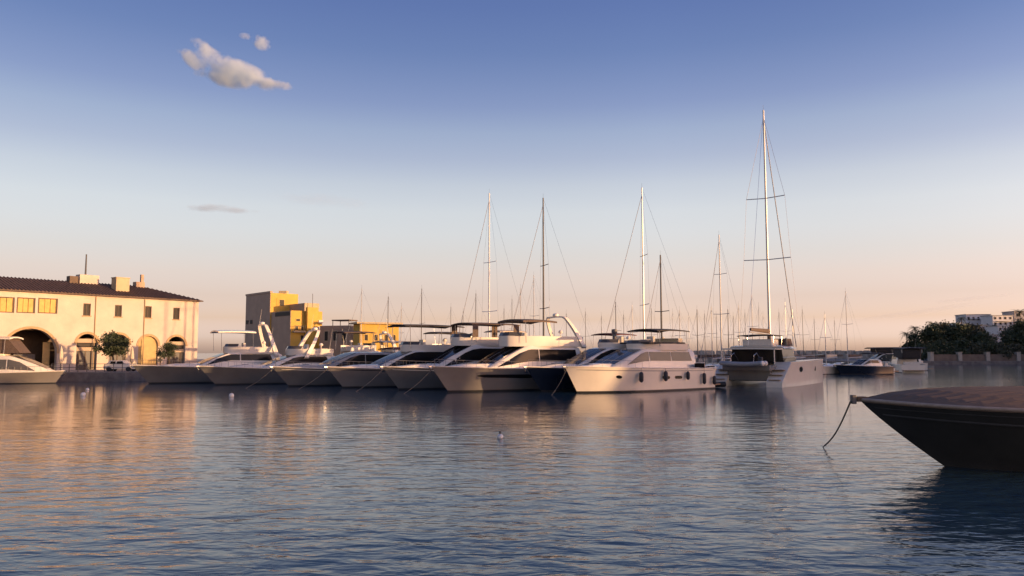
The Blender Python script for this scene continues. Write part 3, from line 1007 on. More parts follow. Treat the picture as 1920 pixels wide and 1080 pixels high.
def motor_yacht(name, label, bow, heading, L, B, zb=2.2, zs=1.6, hullm='gelcoat', housem='gelcoat', glass='yacht_glass', house=(0.10, 0.70, 2.2, 3.2), win=None,
                fly=None, arch=None, top=None, hullwin=None, ports=None, trunk=True, group='motor yachts berthed side by side', railt=(0.55, 0.985), over=1.9, rub='gelcoat', wins=2, **kw):
    root = thing(name, label, 'yacht', place(bow, heading, L), heading, group)
    H = Hull(L, B, zb, zs, over=over, **kw)
    H.build(root, hullm, rail=rub)
    x0, x1, h, rake = house
    hs = House(H, x0 * L, x1 * L, h, rake)
    ho = hs.build(root, housem)
    w0, w1, u0, u1, s0, s1 = win or (0.12, 0.9, 0.50, 0.88, 0.3, 1.2)
    X = lambda f: hs.x0 + (hs.x1 - hs.x0) * f
    hs.windows(ho, glass, X(w0), X(w1), u0, u1, n=wins, slope0=s0, slope1=s1)
    hs.windscreen(ho, glass)
    if trunk:
        tr = House(H, x1 * L - 1.2, min(0.93, x1 + 0.22) * L, 0.42, 2.2, w=0.55, back=0.2)
        tr.build(root, housem, 'foredeck_trunk')
        hx = min(0.86, x1 + 0.08) * L
        MB().box((hx, 0, tr.top(hx) + 0.03), (0.55, 0.55, 0.06)).build('deck_hatch', 'tint_glass', root, bevel=0.02)
    if fly:
        flybridge(root, H, hs, fly[0] * L, fly[1] * L, fly[2] if len(fly) > 2 else 0.75, housem)
    if arch:
        ax, az0, az1, lean = arch
        radar_arch(root, ax * L, B / 2 * 0.84, az0, az1, lean, housem)
    if top:
        tx0, tx1, tz, tm_, kind = top
        canopy(root, tx0 * L, tx1 * L, B / 2 * 0.78, tz, tm_, kind, zbase=hs.top((x0 + x1) / 2 * L) + 0.2, th=0.16 if kind == 'hardtop' else 0.09)
    if hullwin:
        for (t0, t1, v0, v1) in hullwin:
            H.patch(root, 'hull_window', glass, t0, t1, v0, v1, taper=0.35)
    if ports:
        portholes(root, H, ports, sides=(1, -1), sx=1.5)
    rail(root, H, *railt)
    anchor(root, H)
    # bathing platform and cockpit
    MB().box((-0.55, 0, 0.42), (1.2, B * 0.82, 0.12)).build('bathing_platform', 'teak', root)
    MB().box((0.9, 0, zs + 0.25), (0.7, B * 0.6, 0.55)).build('cockpit_seat', 'cushion', root, bevel=0.06)
    return root, H, hs

LG = 'motor yachts berthed side by side'
# --- far left: cabin cruiser, cut by the picture's edge, bow to the right
b0, H0, S0 = motor_yacht('motor_yacht', 'cream cabin cruiser at far left before the big arch, bow pointing right', (xat(122, 90.5), 90.5), R(6), 13.0, 3.9, 1.45, 1.2,
            hullm='gelcoat_taupe', housem='gelcoat_cream', glass='tint_glass', house=(0.10, 0.90, 2.05, 4.2), win=(0.3, 0.86, 0.22, 0.78, 0.2, 1.6), fly=(0.08, 0.50, 0.4),
            top=(0.10, 0.58, 5.45, 'gelcoat', 'hardtop'), trunk=False, over=1.0)
MB().rings([[(x, y, 3.5) for x, y in ((1.6, -1.4), (8.6, -1.25), (8.6, 1.25), (1.6, 1.4))], [(x, y, 5.14) for x, y in ((1.6, -1.35), (7.2, -1.3), (7.2, 1.3), (1.6, 1.35))]]).build('cockpit_enclosure', 'canvas_brown', b0)
# --- the row, left to right
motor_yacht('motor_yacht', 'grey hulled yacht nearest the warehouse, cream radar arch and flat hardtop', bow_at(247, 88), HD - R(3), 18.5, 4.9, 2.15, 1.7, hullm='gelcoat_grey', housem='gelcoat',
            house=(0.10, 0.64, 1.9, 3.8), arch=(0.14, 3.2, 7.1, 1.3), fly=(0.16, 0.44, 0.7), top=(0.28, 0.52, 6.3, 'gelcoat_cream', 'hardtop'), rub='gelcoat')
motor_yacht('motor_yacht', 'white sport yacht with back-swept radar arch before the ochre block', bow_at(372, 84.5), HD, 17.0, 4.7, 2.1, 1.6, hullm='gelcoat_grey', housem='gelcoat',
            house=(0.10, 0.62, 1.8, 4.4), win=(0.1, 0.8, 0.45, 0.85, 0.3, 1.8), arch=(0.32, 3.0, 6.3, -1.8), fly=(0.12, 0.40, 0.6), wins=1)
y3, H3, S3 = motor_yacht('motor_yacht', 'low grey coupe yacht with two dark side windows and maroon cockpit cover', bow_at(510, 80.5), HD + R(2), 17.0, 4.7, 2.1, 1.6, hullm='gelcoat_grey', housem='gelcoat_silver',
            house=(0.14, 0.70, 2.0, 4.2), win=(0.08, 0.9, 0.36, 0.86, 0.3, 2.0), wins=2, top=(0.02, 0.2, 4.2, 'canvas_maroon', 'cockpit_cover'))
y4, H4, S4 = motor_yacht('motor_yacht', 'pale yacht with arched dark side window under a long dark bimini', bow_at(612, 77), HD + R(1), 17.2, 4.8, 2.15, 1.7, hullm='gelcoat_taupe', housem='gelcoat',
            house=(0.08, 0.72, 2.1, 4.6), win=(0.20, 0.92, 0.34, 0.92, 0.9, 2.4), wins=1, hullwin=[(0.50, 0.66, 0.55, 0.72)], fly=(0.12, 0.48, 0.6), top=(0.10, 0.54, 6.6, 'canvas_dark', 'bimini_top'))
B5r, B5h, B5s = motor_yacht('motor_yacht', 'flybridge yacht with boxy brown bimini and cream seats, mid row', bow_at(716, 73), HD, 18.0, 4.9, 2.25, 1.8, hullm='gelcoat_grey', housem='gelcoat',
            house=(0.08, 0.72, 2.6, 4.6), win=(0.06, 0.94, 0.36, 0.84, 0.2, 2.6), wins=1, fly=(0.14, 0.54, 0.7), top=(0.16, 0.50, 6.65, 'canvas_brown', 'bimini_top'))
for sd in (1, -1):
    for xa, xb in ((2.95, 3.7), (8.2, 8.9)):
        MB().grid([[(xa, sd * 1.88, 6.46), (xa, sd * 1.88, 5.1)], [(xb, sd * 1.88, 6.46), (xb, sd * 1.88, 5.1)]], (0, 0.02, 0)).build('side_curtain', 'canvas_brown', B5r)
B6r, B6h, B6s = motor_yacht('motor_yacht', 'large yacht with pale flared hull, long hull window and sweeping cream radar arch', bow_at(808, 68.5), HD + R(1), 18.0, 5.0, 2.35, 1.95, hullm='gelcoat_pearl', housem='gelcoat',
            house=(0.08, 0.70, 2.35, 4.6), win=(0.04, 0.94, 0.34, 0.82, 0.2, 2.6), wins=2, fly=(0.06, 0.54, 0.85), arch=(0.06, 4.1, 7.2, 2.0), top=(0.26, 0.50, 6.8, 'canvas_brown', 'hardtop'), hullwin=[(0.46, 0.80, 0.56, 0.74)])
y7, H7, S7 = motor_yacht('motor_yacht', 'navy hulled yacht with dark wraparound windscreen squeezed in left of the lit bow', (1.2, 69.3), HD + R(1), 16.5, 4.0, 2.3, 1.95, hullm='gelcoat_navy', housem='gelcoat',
            house=(0.08, 0.70, 2.1, 4.6), win=(0.06, 0.94, 0.28, 0.92, 0.2, 2.6), wins=1, fly=(0.1, 0.40, 0.5))
MB().lathe([(0.3, 0.0), (0.34, 0.3), (0.2, 0.5), (0.2, 1.1), (0.3, 1.2), (0.28, 1.5), (0.05, 1.55)], (5.6, 0.6, 4.3), 10).build('searchlight_mast', 'alloy_dark', y7, smooth=True)
# --- the white yacht, broadside
b8 = wat(1086, 737)
HD8 = math.atan2(-0.62, -0.785)
bow8 = Vector((b8.x, b8.y)) + Vector((math.cos(HD8), math.sin(HD8))) * 1.7
y8, H8, S8 = motor_yacht('motor_yacht', 'white flybridge yacht broadside with sunlit bow and black oval porthole', bow8, HD8, 18.0, 4.9, 2.35, 2.05, hullm='gelcoat', housem='gelcoat',
            house=(0.14, 0.76, 1.9, 4.2), glass='tint_glass', win=(0.05, 0.86, 0.40, 0.84, 0.3, 2.0), wins=3, fly=(0.20, 0.52, 0.45), top=(0.19, 0.45, 5.85, 'canvas_dark', 'bimini_top'), over=1.5, fine=3.6, wfine=3.2, wl=0.93)
portholes(y8, H8, (0.76,), v=0.62, r=0.17, sides=(1, -1), sx=1.9)
MB().box((6.6, 0, S8.top(6.6) + 0.52), (5.2, 3.7, 0.16)).build('seat_cover', 'canvas_dark', y8, bevel=0.05)
MB().box((4.3, 0, S8.top(5) + 0.75), (0.7, 3.0, 0.5)).build('sun_pad', 'canvas_cream', y8, bevel=0.08)
H8.patch(y8, 'hull_window', 'yacht_glass', 0.30, 0.36, 0.52, 0.66)
H8.patch(y8, 'hull_window', 'yacht_glass', 0.40, 0.46, 0.52, 0.66)
MB().box((2.6, 2.38, 2.3), (1.5, 0.05, 0.45)).build('bulwark_opening', 'yacht_glass', y8)

# --- yachts on the mole's other side: only their upper works show over the front row
BG = 'yachts on the far side of the mole'
def back_yacht(label, px, Y, L, **kw):
    h = HD + math.pi + R(kw.pop('turn', 0))
    x = xat(px, Y)
    motor_yacht('motor_yacht', label, (x + math.cos(h) * L, Y + math.sin(h) * L), h, L, kw.pop('B', 4.4), 2.0, 1.6, group=BG, **kw)
back_yacht('yacht behind the maroon covered one, brown canopy over cream seats', 618, 108, 13.5, house=(0.2, 0.74, 2.2, 3.0), fly=(0.18, 0.5, 0.8), top=(0.10, 0.46, 6.6, 'canvas_brown', 'bimini_top'))
back_yacht('yacht with cream canopy half hidden behind the arched dark window', 700, 104.5, 13.0, house=(0.2, 0.74, 2.0, 3.0), fly=(0.16, 0.5, 0.7), top=(0.05, 0.36, 5.2, 'canvas_cream', 'bimini_top'), arch=(0.2, 3.6, 6.2, -1.0), housem='gelcoat_cream')
back_yacht('yacht with dark canopy glimpsed left of the boxy brown bimini', 792, 100, 14.0, house=(0.2, 0.74, 2.3, 3.0), fly=(0.18, 0.5, 0.8), top=(0.08, 0.42, 6.3, 'canvas_dark', 'bimini_top'))
back_yacht('yacht showing a cream coaming behind the brown hardtop', 905, 95.5, 14.0, house=(0.2, 0.74, 2.5, 3.0), fly=(0.18, 0.5, 0.8), top=(0.1, 0.4, 6.4, 'canvas_cream', 'bimini_top'), housem='gelcoat_cream')
back_yacht('yacht with maroon canopy behind the navy one\'s searchlight mast', 1122, 91, 13.0, turn=6, house=(0.2, 0.74, 2.3, 3.0), fly=(0.18, 0.5, 0.8), top=(0.06, 0.40, 5.9, 'canvas_maroon', 'bimini_top'), housem='gelcoat_cream')

# --- fenders hang on the yachts' sides
def fender(boat, hull, t, sd, m, label, length=0.8, r=0.16, drop=0.5):
    q = hull.p(t, 1.0, sd)
    low = hull.p(t, 0.55, sd)
    y = sd * (max(abs(q.y), abs(low.y)) + r + 0.03)
    M_ = Matrix.Translation(boat.location) @ Matrix.Rotation(boat.rotation_euler.z, 4, 'Z')
    p = M_ @ Vector((q.x, y, q.z - drop - length))
    root = thing('fender', label, 'fender', p, 0, 'fenders hung over the yachts')
    MB().lathe([(0.03, 0), (r * 0.7, 0.06), (r, 0.18), (r, length - 0.18), (r * 0.7, length - 0.06), (0.04, length)], (0, 0, 0), 10).build('bumper', m, root, smooth=True)
    MB().path([(0, 0, length - 0.02), (0, 0, length + drop)], 0.015, 5).build('line', 'rope', root)
fender(y8, H8, 0.62, 1, 'fender_black', 'black fender on the white yacht, first behind its sunlit bow', 0.95, 0.2, 0.35)
fender(y8, H8, 0.44, 1, 'fender_black', 'black fender amidships on the broadside white yacht', 0.95, 0.2, 0.25)
fender(y8, H8, 0.26, 1, 'fender_black', 'black fender under the bimini end of the white yacht', 0.8, 0.18, 0.3)
fender(y8, H8, 0.12, 1, 'fender_black', 'long black fender by the stern quarter of the white yacht', 1.1, 0.18, 0.45)
fender(y8, H8, 0.03, 1, 'fender_black', 'sternmost black fender of the white yacht, low over the water', 0.9, 0.18, 0.75)
fender(B6r, B6h, 0.44, 1, 'fender_black', 'black fender on the pale flared hull, aft of its long window', 0.8, 0.2, -0.1)
fender(B5r, B5h, 0.66, 1, 'fender_black', 'black fender on the boxy bimini yacht, left of the flared bow', 0.9, 0.22, -0.1)
fender(y4, H4, 0.62, 1, 'fender_white', 'white fender on the long dark bimini yacht\'s flank', 0.9, 0.22, 0.0)
fender(y3, H3, 0.60, 1, 'fender_black', 'black fender beside the pale bow under the ochre house', 0.8, 0.2, 0.1)


def bow_line(boat, hull, label, dx=3.2, dy=0.8, sag=0.35):
    M_ = Matrix.Translation(boat.location) @ Matrix.Rotation(boat.rotation_euler.z, 4, 'Z')
    a = M_ @ Vector((hull.L - 0.25, 0.12, hull.zb - 0.04)); b = M_ @ Vector((hull.L + dx, dy, -0.1))
    pts = []
    for k in range(11):
        q = a.lerp(b, k / 10); q.z -= sag * math.sin(math.pi * k / 10) * 0.6
        pts.append(q)
    return tag(MB().path(pts, 0.02, 5).build('mooring_line', 'rope'), label, 'rope', 'bow lines of the yachts')
bow_line(y3, H3, 'bow line of the maroon covered coupe yacht dipping into the water')
bow_line(y4, H4, 'bow line of the yacht under the long dark bimini', 2.8, -0.6)
bow_line(B5r, B5h, 'bow line of the boxy brown bimini yacht', 3.0, 0.4)
bow_line(B6r, B6h, 'bow line of the large pale flared yacht', 2.6, -0.5)
bow_line(y8, H8, 'bow line of the broadside white yacht', 2.4, 0.9)
for b_, h_, m_ in ((y3, H3, 'gelcoat'), (y4, H4, 'gelcoat_navy'), (B5r, B5h, 'gelcoat'), (y8, H8, 'gelcoat_silver')):
    h_.patch(b_, 'sheer_stripe', m_, 0.02, 0.96, 0.86, 0.90, n=20)

# ================================================================ SAILING BOATS
def spar_set(root, mx, zdeck, ztop, r, bow_x, stern_x, beam, m='alloy', spreaders=(0.45, 0.72), stays=True, wire=0.012, lean=0.0, furl=True, boom=4.5, cover='canvas_dark', flag=False):
    tip = (mx - lean, 0, ztop)
    MB().path([(mx, 0, zdeck), (mx - lean * 0.5, 0, (zdeck + ztop) / 2), tip], r, 8, r * 0.6).build('mast', m, root, smooth=True)
    H_ = ztop - zdeck
    pos = lambda f: Vector((mx - lean * f, 0, zdeck + H_ * f))
    for f in spreaders:
        w = beam * 0.42 * (1.1 - f * 0.6)
        for sd in (1, -1):
            MB().path([pos(f), pos(f) + Vector((-0.15, sd * w, 0.08))], r * 0.35, 5).build('spreader', m, root)
    if stays:
        for sd in (1, -1):
            pts = [Vector((mx - 0.2, sd * beam * 0.48, zdeck))]
            for f in spreaders:
                pts.append(pos(f) + Vector((-0.15, sd * beam * 0.42 * (1.1 - f * 0.6), 0.08)))
            pts.append(pos(0.97))
            MB().path(pts, wire, 4).build('shroud', 'steel', root)
        MB().path([(bow_x, 0, zdeck), pos(0.96)], wire * (2.6 if furl else 1), 6).build('forestay', 'rubber_grey' if furl else 'steel', root)
        MB().path([(stern_x, 0, zdeck), pos(1.0)], wire, 4).build('backstay', 'steel', root)
    if boom:
        b = MB().path([(mx - 0.1, 0, zdeck + 1.3), (mx - boom, 0, zdeck + 1.45)], 0.09, 6).build('boom', m, root)
        rows = []
        for i in range(7):
            k = i / 6
            x = mx - 0.15 - (boom - 0.4) * k
            s_ = 0.26 * (1 - 0.35 * k)
            zc = zdeck + 1.5 + 0.12 * k
            rows.append([(x, s_ * 0.6 * math.cos(a), zc + s_ * (0.6 + math.sin(a))) for a in [2 * math.pi * j / 8 for j in range(8)]])
        MB().rings(rows).build('sail_cover', cover, b, smooth=True)
    MB().path([pos(1.0), pos(1.0) + Vector((0.0, 0, 0.6))], 0.012, 4).build('masthead_aerial', 'alloy_dark', root)

def sailboat(label, px, Y, ytop, L=11.0, heading=None, hullm='gelcoat', mastm='alloy', r=0.10, stays=True, spreaders=(0.5,), cover='canvas_dark', group='sailing boats with bare masts behind the yachts', lean=0.0, boom=4.2, wire=0.012, furl=True, mx=0.58, beam=None, fb=1.15):
    z = zat(ytop, Y)
    heading = HD if heading is None else heading
    h = Vector((math.cos(heading), math.sin(heading)))
    c = Vector((xat(px, Y, z * 0.5), Y))
    p = c - h * (mx * L)
    root = thing('sailing_boat', label, 'sailboat', (p.x, p.y, 0), heading, group)
    B = beam or L * 0.31
    H = Hull(L, B, fb + 0.25, fb, over=1.3, fine=1.9, wl=0.85, stern=0.7)
    H.build(root, hullm)
    hs = House(H, 0.22 * L, 0.66 * L, 0.55, 2.2, w=0.6)
    ho = hs.build(root, 'gelcoat', 'coachroof')
    hs.windows(ho, 'yacht_glass', 0.26 * L, 0.52 * L, 0.35, 0.8, n=2)
    rail(root, H, 0.86, 0.985, n=3)
    spar_set(root, mx * L, hs.top(mx * L) - 0.05 if mx < 0.62 else H.deckz(mx * L), z, r, L - 0.15, 0.1, B, mastm, spreaders, stays, boom=boom, cover=cover, lean=lean, wire=wire, furl=furl)
    return root

SG = 'sailing boats with bare masts behind the yachts'
# the taller ones
sailboat('sailing boat with tall pale mast right of the boxy bimini', 917, 104, 362, 15, HD, r=0.13, mastm='mast_white', spreaders=(0.32, 0.6), stays=True)
sailboat('sailing boat with dark mast and slanting stay above the cream radar arch', 1019, 100, 371, 14, R(200), r=0.15, mastm='alloy_dark', spreaders=(0.35, 0.6), furl=True)
sailboat('sailing boat with grey mast and wide spreaders above the white yacht', 1206, 98, 352, 15, R(190), r=0.13, spreaders=(0.35, 0.62), mastm='alloy')
sailboat('sailing boat with shorter dark mast just right of the grey one', 1240, 104, 478, 12, HD, r=0.15, mastm='alloy_dark', spreaders=(0.5,))
sailboat('sailing boat with slim mast left of the catamaran', 1351, 110, 440, 12.5, HD, r=0.12, spreaders=(0.4, 0.7))
# the crowd of masts far behind; (pixel, distance, top, look)
for (px, Y, yt, m_, lb) in (
    (677, 125, 541, 'alloy', 'far sailing boat with pale mast above the ochre house'),
    (727, 122, 556, 'alloy_dark', 'far sailing boat with short dark mast above the long dark bimini'),
    (790, 122, 541, 'alloy_dark', 'far sailing boat with mast rising behind the arched dark windows'),
    (752, 128, 574, 'alloy', 'far sailing boat with faint mast between the two short dark masts'),
    (892, 128, 550, 'alloy_dark', 'far sailing boat with short mast left of the tall pale mast'),
    (976, 126, 540, 'alloy', 'far sailing boat with mast over the brown hardtop'),
    (1001, 124, 516, 'alloy', 'far sailing boat with mast left of the dark slanting-stay mast'),
    (1155, 122, 566, 'alloy_dark', 'far sailing boat with short mast left of the white yacht\'s bimini'),
    (1186, 126, 572, 'alloy', 'far sailing boat with faint mast touching the grey wide-spreader mast'),
    (1275, 120, 582, 'alloy', 'far sailing boat with short mast over the white yacht\'s stern'),
    (1308, 118, 580, 'alloy_dark', 'far sailing boat with dark mast right of the white yacht'),
    (1335, 122, 575, 'alloy', 'far sailing boat with mast left of the slim tall mast'),
    (1366, 124, 580, 'alloy_dark', 'far sailing boat with mast right of the slim tall mast'),
    (1386, 128, 572, 'alloy', 'far sailing boat with mast above the catamaran\'s dinghy'),
    (1411, 126, 552, 'alloy', 'far sailing boat with pale mast left of the catamaran\'s mast'),
    (1487, 122, 580, 'alloy', 'far sailing boat with mast above the catamaran\'s brown bimini'),
    (1548, 130, 590, 'alloy', 'far sailing boat with thin mast past the catamaran\'s bow'),
    (1588, 136, 546, 'alloy', 'far sailing boat with the rightmost mast of all'),
):
    sailboat(lb, px, Y, yt, 9.5 + rnd.random() * 2, HD + R(rnd.uniform(-8, 8)), mastm=m_, r=0.085, spreaders=(0.55,), stays=True, cover=rnd.choice(['canvas_dark', 'canvas_brown', 'canvas_cream']), wire=0.008, furl=True)

for (px, Y, yt, lb) in (
    (845, 118, 575, 'above the front of the boxy brown bimini'),
    (868, 124, 584, 'above the middle of the boxy brown bimini'),
    (945, 116, 578, 'just right of the tall pale mast'),
    (960, 128, 560, 'between the tall pale mast and the brown hardtop'),
    (1062, 118, 588, 'just right of the sweeping cream radar arch'),
    (1098, 120, 584, "above the navy yacht's windscreen"),
    (1128, 130, 592, "beside the navy yacht's searchlight mast"),
    (1170, 112, 590, "left of the white yacht's dark bimini"),
    (1222, 114, 578, 'between the grey wide-spreader mast and the shorter dark one'),
    (1262, 130, 585, 'first right of the shorter dark mast'),
    (1292, 126, 592, "over the white yacht's stern deck"),
    (1322, 132, 588, "just past the white yacht's stern"),
    (1344, 136, 590, 'touching the slim tall mast on its left'),
    (1376, 118, 592, "above the catamaran's left stern"),
    (1398, 134, 586, "above the middle of the catamaran's dinghy"),
    (1424, 120, 574, 'second left of the tallest mast'),
    (1432, 136, 590, 'closest on the left of the tallest mast'),
    (1462, 130, 585, 'closest on the right of the tallest mast'),
    (1474, 116, 566, 'second right of the tallest mast'),
    (1506, 126, 580, "above the catamaran's right hull"),
    (1528, 138, 598, "over the catamaran's far bow"),
    (1566, 150, 600, "between the catamaran's bow and the rightmost mast"),
):
    sailboat('far sailing boat, thin faint mast ' + lb, px, Y, yt, 9 + rnd.random() * 1.5, HD + R(rnd.uniform(-10, 10)), mastm=rnd.choice(['alloy', 'alloy_dark']), r=0.055, spreaders=(0.55,), cover=rnd.choice(['canvas_dark', 'canvas_brown', 'canvas_cream']), wire=0.006, furl=False)

# --- the catamaran, stern to us
HDC = math.atan2(0.81, 0.59)
hc = Vector((0.59, 0.81)); pc = Vector((-0.81, 0.59))
sc_ = wat(1466, 727)
BW = 5.9                                           # between the hull centre lines
CL = 19.0
orig = Vector((sc_.x, sc_.y)) + pc * (BW / 2 + 0.75)
cat = thing('catamaran', 'large white sailing catamaran, stern on, with the tallest mast', 'catamaran', (orig.x, orig.y, 0), HDC)
for sd in (1, -1):
    H = Hull(CL, 1.75, 2.75, 2.3, over=0.25, fine=2.0, stern=0.95, wl=0.95, flare=1.0)
    rows = []
    for i in range(25):
        t = i / 24
        r_ = []
        zsr = 0.55 + 1.95 * min(1, (t / 0.16)) if t < 0.16 else 2.5 + 0.3 * t
        for v in (1.0, 0.8, 0.5, 0.2, 0.0, -0.3):
            q = H.p(t, v, 1); r_.append((q.x, sd * BW / 2 + q.y, v * zsr))
        for v in (-0.3, 0.0, 0.2, 0.5, 0.8, 1.0):
            q = H.p(t, v, -1); r_.append((q.x, sd * BW / 2 + q.y, v * zsr))
        rows.append(r_)
    mb = MB().rings(rows, closed=True, caps=False)
    mb.add(rows[0], [tuple(range(len(rows[0])))])
    ho = mb.build('hull', 'gelcoat', cat, smooth=True)
    for st in range(3):
        MB().box((0.35 + 0.62 * st, sd * BW / 2, 0.75 + 0.5 * st), (0.6, 1.2, 0.06)).build('stern_step', 'teak', ho)
    for (x, sx, r) in ((6.6, 2.2, 0.30), (13.0, 0.9, 0.30)):
        y = sd * BW / 2 + sd * (H.p(x / CL, 0.6, 1).y + 0.012)
        pts = [(x + math.cos(a) * r * sx, y, 1.75 + math.sin(a) * r) for a in [2 * math.pi * k / 16 for k in range(16)]]
        MB().prism(pts, (0, -sd * 0.03, 0)).build('porthole', 'yacht_glass', ho)
    MB().path([(1.2 + i * (CL - 1.6) / 10, sd * (BW / 2 + 0.6 * (1 - max(0, i / 10 - 0.6) ** 2 * 4)), 3.05 + 0.03 * i) for i in range(11)], 0.02, 5).build('guard_rail', 'steel', cat)
MB().box((6.0, 0, 1.42), (10.2, BW - 1.3, 1.66)).build('bridge_deck', 'gelcoat_grey', cat, bevel=0.1)  # dark and deep, standing in for the shade between the hulls
MB().box((7.6, 0, 2.40), (7.0, BW + 0.6, 0.30)).build('deck', 'deck', cat, bevel=0.05)
# saloon: white roof on dark glass all round
glassb = MB()
P0 = [(3.6, -2.9), (9.2, -2.6), (10.4, -1.4), (10.4, 1.4), (9.2, 2.6), (3.6, 2.9)]
glassb.rings([[(x, y, 2.5) for x, y in P0], [(3.6 + (x - 3.6) * 0.86, y * 0.93, 4.0) for x, y in P0]])
glassb.build('saloon_window', 'yacht_glass', cat)
MB().rings([[(x - 0.0 + (x - 6) * 0.02, y * 1.02, 4.0) for x, y in P0], [(3.4 + (x - 3.6) * 0.86, y * 0.95, 4.22) for x, y in P0], [(3.8 + (x - 3.6) * 0.8, y * 0.8, 4.32) for x, y in P0]]).build('saloon_roof', 'gelcoat', cat, smooth=True)
rows = [[(x, y, 4.05 - 0.02 * y * y * 0.3) for y in (-2.9, -1.5, 0, 1.5, 2.9)] for x in (0.9, 2.2, 3.4)]
MB().grid(rows, (0, 0, 0.14)).build('cockpit_roof', 'gelcoat', cat, smooth=True)
for y in (-2.7, 2.7):
    MB().path([(1.1, y, 2.4), (1.1, y, 3.9)], 0.06).build('roof_post', 'gelcoat', cat)
MB().box((3.45, 0, 3.2), (0.10, 4.6, 1.5)).build('cockpit_door', 'yacht_glass', cat)
MB().box((1.8, 0, 1.95), (3.4, 5.0, 0.5)).build('cockpit_floor', 'gelcoat_grey', cat)
# flybridge shades
canopy(cat, 3.3, 6.6, 2.0, 5.55, 'canvas_dark', 'bimini_top', zbase=4.2, sag=0.1)
MB().box((5.0, 0, 4.65), (2.4, 3.2, 0.7)).build('flybridge_seat', 'cushion', cat, bevel=0.08)
MB().rings([[(x, y * 1.0, 4.3) for x, y in ((7.4, -2.3), (9.0, -2.3), (9.0, -0.6), (7.4, -0.6))], [(x, y, 5.1) for x, y in ((7.6, -2.2), (8.8, -2.2), (8.8, -0.7), (7.6, -0.7))]]).build('spray_hood', 'canvas_brown', cat)
spar_set(cat, 8.2, 4.3, zat(208, 88), 0.155, CL - 0.6, 1.0, 7.2, 'alloy', (0.36, 0.62), True, wire=0.02, boom=6.6, cover='canvas_brown', furl=True)
MB().lathe([(0.05, 0), (0.22, 0.0), (0.22, 0.9), (0.1, 1.9), (0.05, 2.0)], (8.2, 0.05, 4.6), 8).build('halyard_bag', 'canvas_brown', cat)
for (x, y, h_) in ((6.9, -2.2, 0.9), (9.4, -1.6, 0.7)):
    MB().lathe([(0.05, 0), (0.16, 0.05), (0.16, h_ - 0.1), (0.05, h_)], (x, y, 4.25), 8).build('winch_post', 'alloy_dark', cat)
# dinghy hung across its stern
dn = thing('dinghy', 'grey inflatable dinghy slung across the catamaran\'s stern', 'dinghy', (orig.x - hc.x * 0.9, orig.y - hc.y * 0.9, 2.35), HDC)
pts = [(0.45 * sx, y, 0.12 * (y / 2.2) ** 2) for sx, y in [(-1, -2.2), (-1, -1.0), (-1, 0), (-1, 1.2), (-0.8, 1.9), (0, 2.25), (0.8, 1.9), (1, 1.2), (1, 0), (1, -1.0), (1, -2.2)]]
MB().path(pts, 0.24, 10).build('tube', 'rubber_grey', dn, smooth=True)
MB().box((0, 0, -0.12), (0.9, 3.8, 0.1)).build('floor', 'gelcoat_silver', dn)
for sx in (-0.45, 0.45):
    MB().lathe([(0.02, 0), (0.27, 0.0), (0.27, 0.16), (0.15, 0.3), (0.02, 0.34)], (0, 0, 0), 10).build('tube_end', 'fender_white', dn, smooth=True).matrix_local = Matrix.Translation((sx, -2.15, 0.1)) @ Matrix.Rotation(R(90), 4, 'X')
MB().box((0, -1.9, 0.45), (0.4, 0.45, 0.6)).build('outboard_motor', 'fender_black', dn, bevel=0.08)
mb = MB()
for y in (-1.2, 1.2):
    mb = MB().path([(2.2, y, 0.4), (1.0, y, 1.15), (0.1, y, 0.9), (0.0, y, 0.3)], 0.05)
    o = mb.build('davit', 'steel', cat); o.location = (-0.9, 0, 2.35)

# --- tender behind the white yacht's stern
stern8 = Vector((bow8.x, bow8.y)) - Vector((math.cos(HD8), math.sin(HD8))) * 19.8
tn = thing('tender', 'dark inflatable tender with outboard by the white yacht\'s stern', 'dinghy', (stern8.x + 0.2, stern8.y - 0.3, 0.28), HD8 + R(80))
pts = [(x, y, 0.14 * max(0, x / 2.0) ** 2) for x, y in [(-1.9, -0.75), (0, -0.78), (1.2, -0.6), (1.9, 0), (1.2, 0.6), (0, 0.78), (-1.9, 0.75)]]
MB().path(pts, 0.26, 10).build('tube', 'boot', tn, smooth=True)
MB().box((-0.2, 0, -0.1), (3.0, 1.1, 0.12)).build('floor', 'gelcoat_grey', tn)
MB().box((0.1, 0, 0.45), (0.5, 0.6, 0.9)).build('console', 'gelcoat_silver', tn, bevel=0.06)
MB().box((-0.8, 0, 0.25), (0.5, 0.9, 0.5)).build('seat', 'canvas_dark', tn, bevel=0.06)
MB().box((-2.0, 0, 0.55), (0.45, 0.4, 0.8)).build('outboard_motor', 'fender_black', tn, bevel=0.1)

# --- boats past the catamaran, far right
motor_yacht('motor_boat', 'small dark hulled motor boat with pale deck right of the catamaran', (xat(1566, 128), 128), HD - R(20), 10.5, 3.6, 1.6, 1.3, hullm='gelcoat_navy', house=(0.2, 0.62, 1.2, 2.0), group='boats moored far right', over=1.0, trunk=False, top=(0.1, 0.4, 3.6, 'canvas_dark', 'bimini_top'))
fa, _, _ = motor_yacht('motor_boat', 'motor boat stern on under a wide dark canopy, far right', (xat(1676, 150), 150), R(78), 12.5, 4.4, 1.8, 1.4, hullm='gelcoat', house=(0.30, 0.75, 1.9, 2.6), group='boats moored far right', over=1.0, trunk=False, top=(0.0, 0.6, 4.5, 'canvas_dark', 'bimini_top'))
MB().rings([[(x, y, 2.4) for x, y in ((0.6, -1.6), (6.6, -1.6), (6.6, 1.6), (0.6, 1.6))], [(x, y, 4.25) for x, y in ((0.4, -1.6), (6.6, -1.6), (6.6, 1.6), (0.4, 1.6))]]).build('cockpit_enclosure', 'canvas_dark', fa, bevel=0.3)
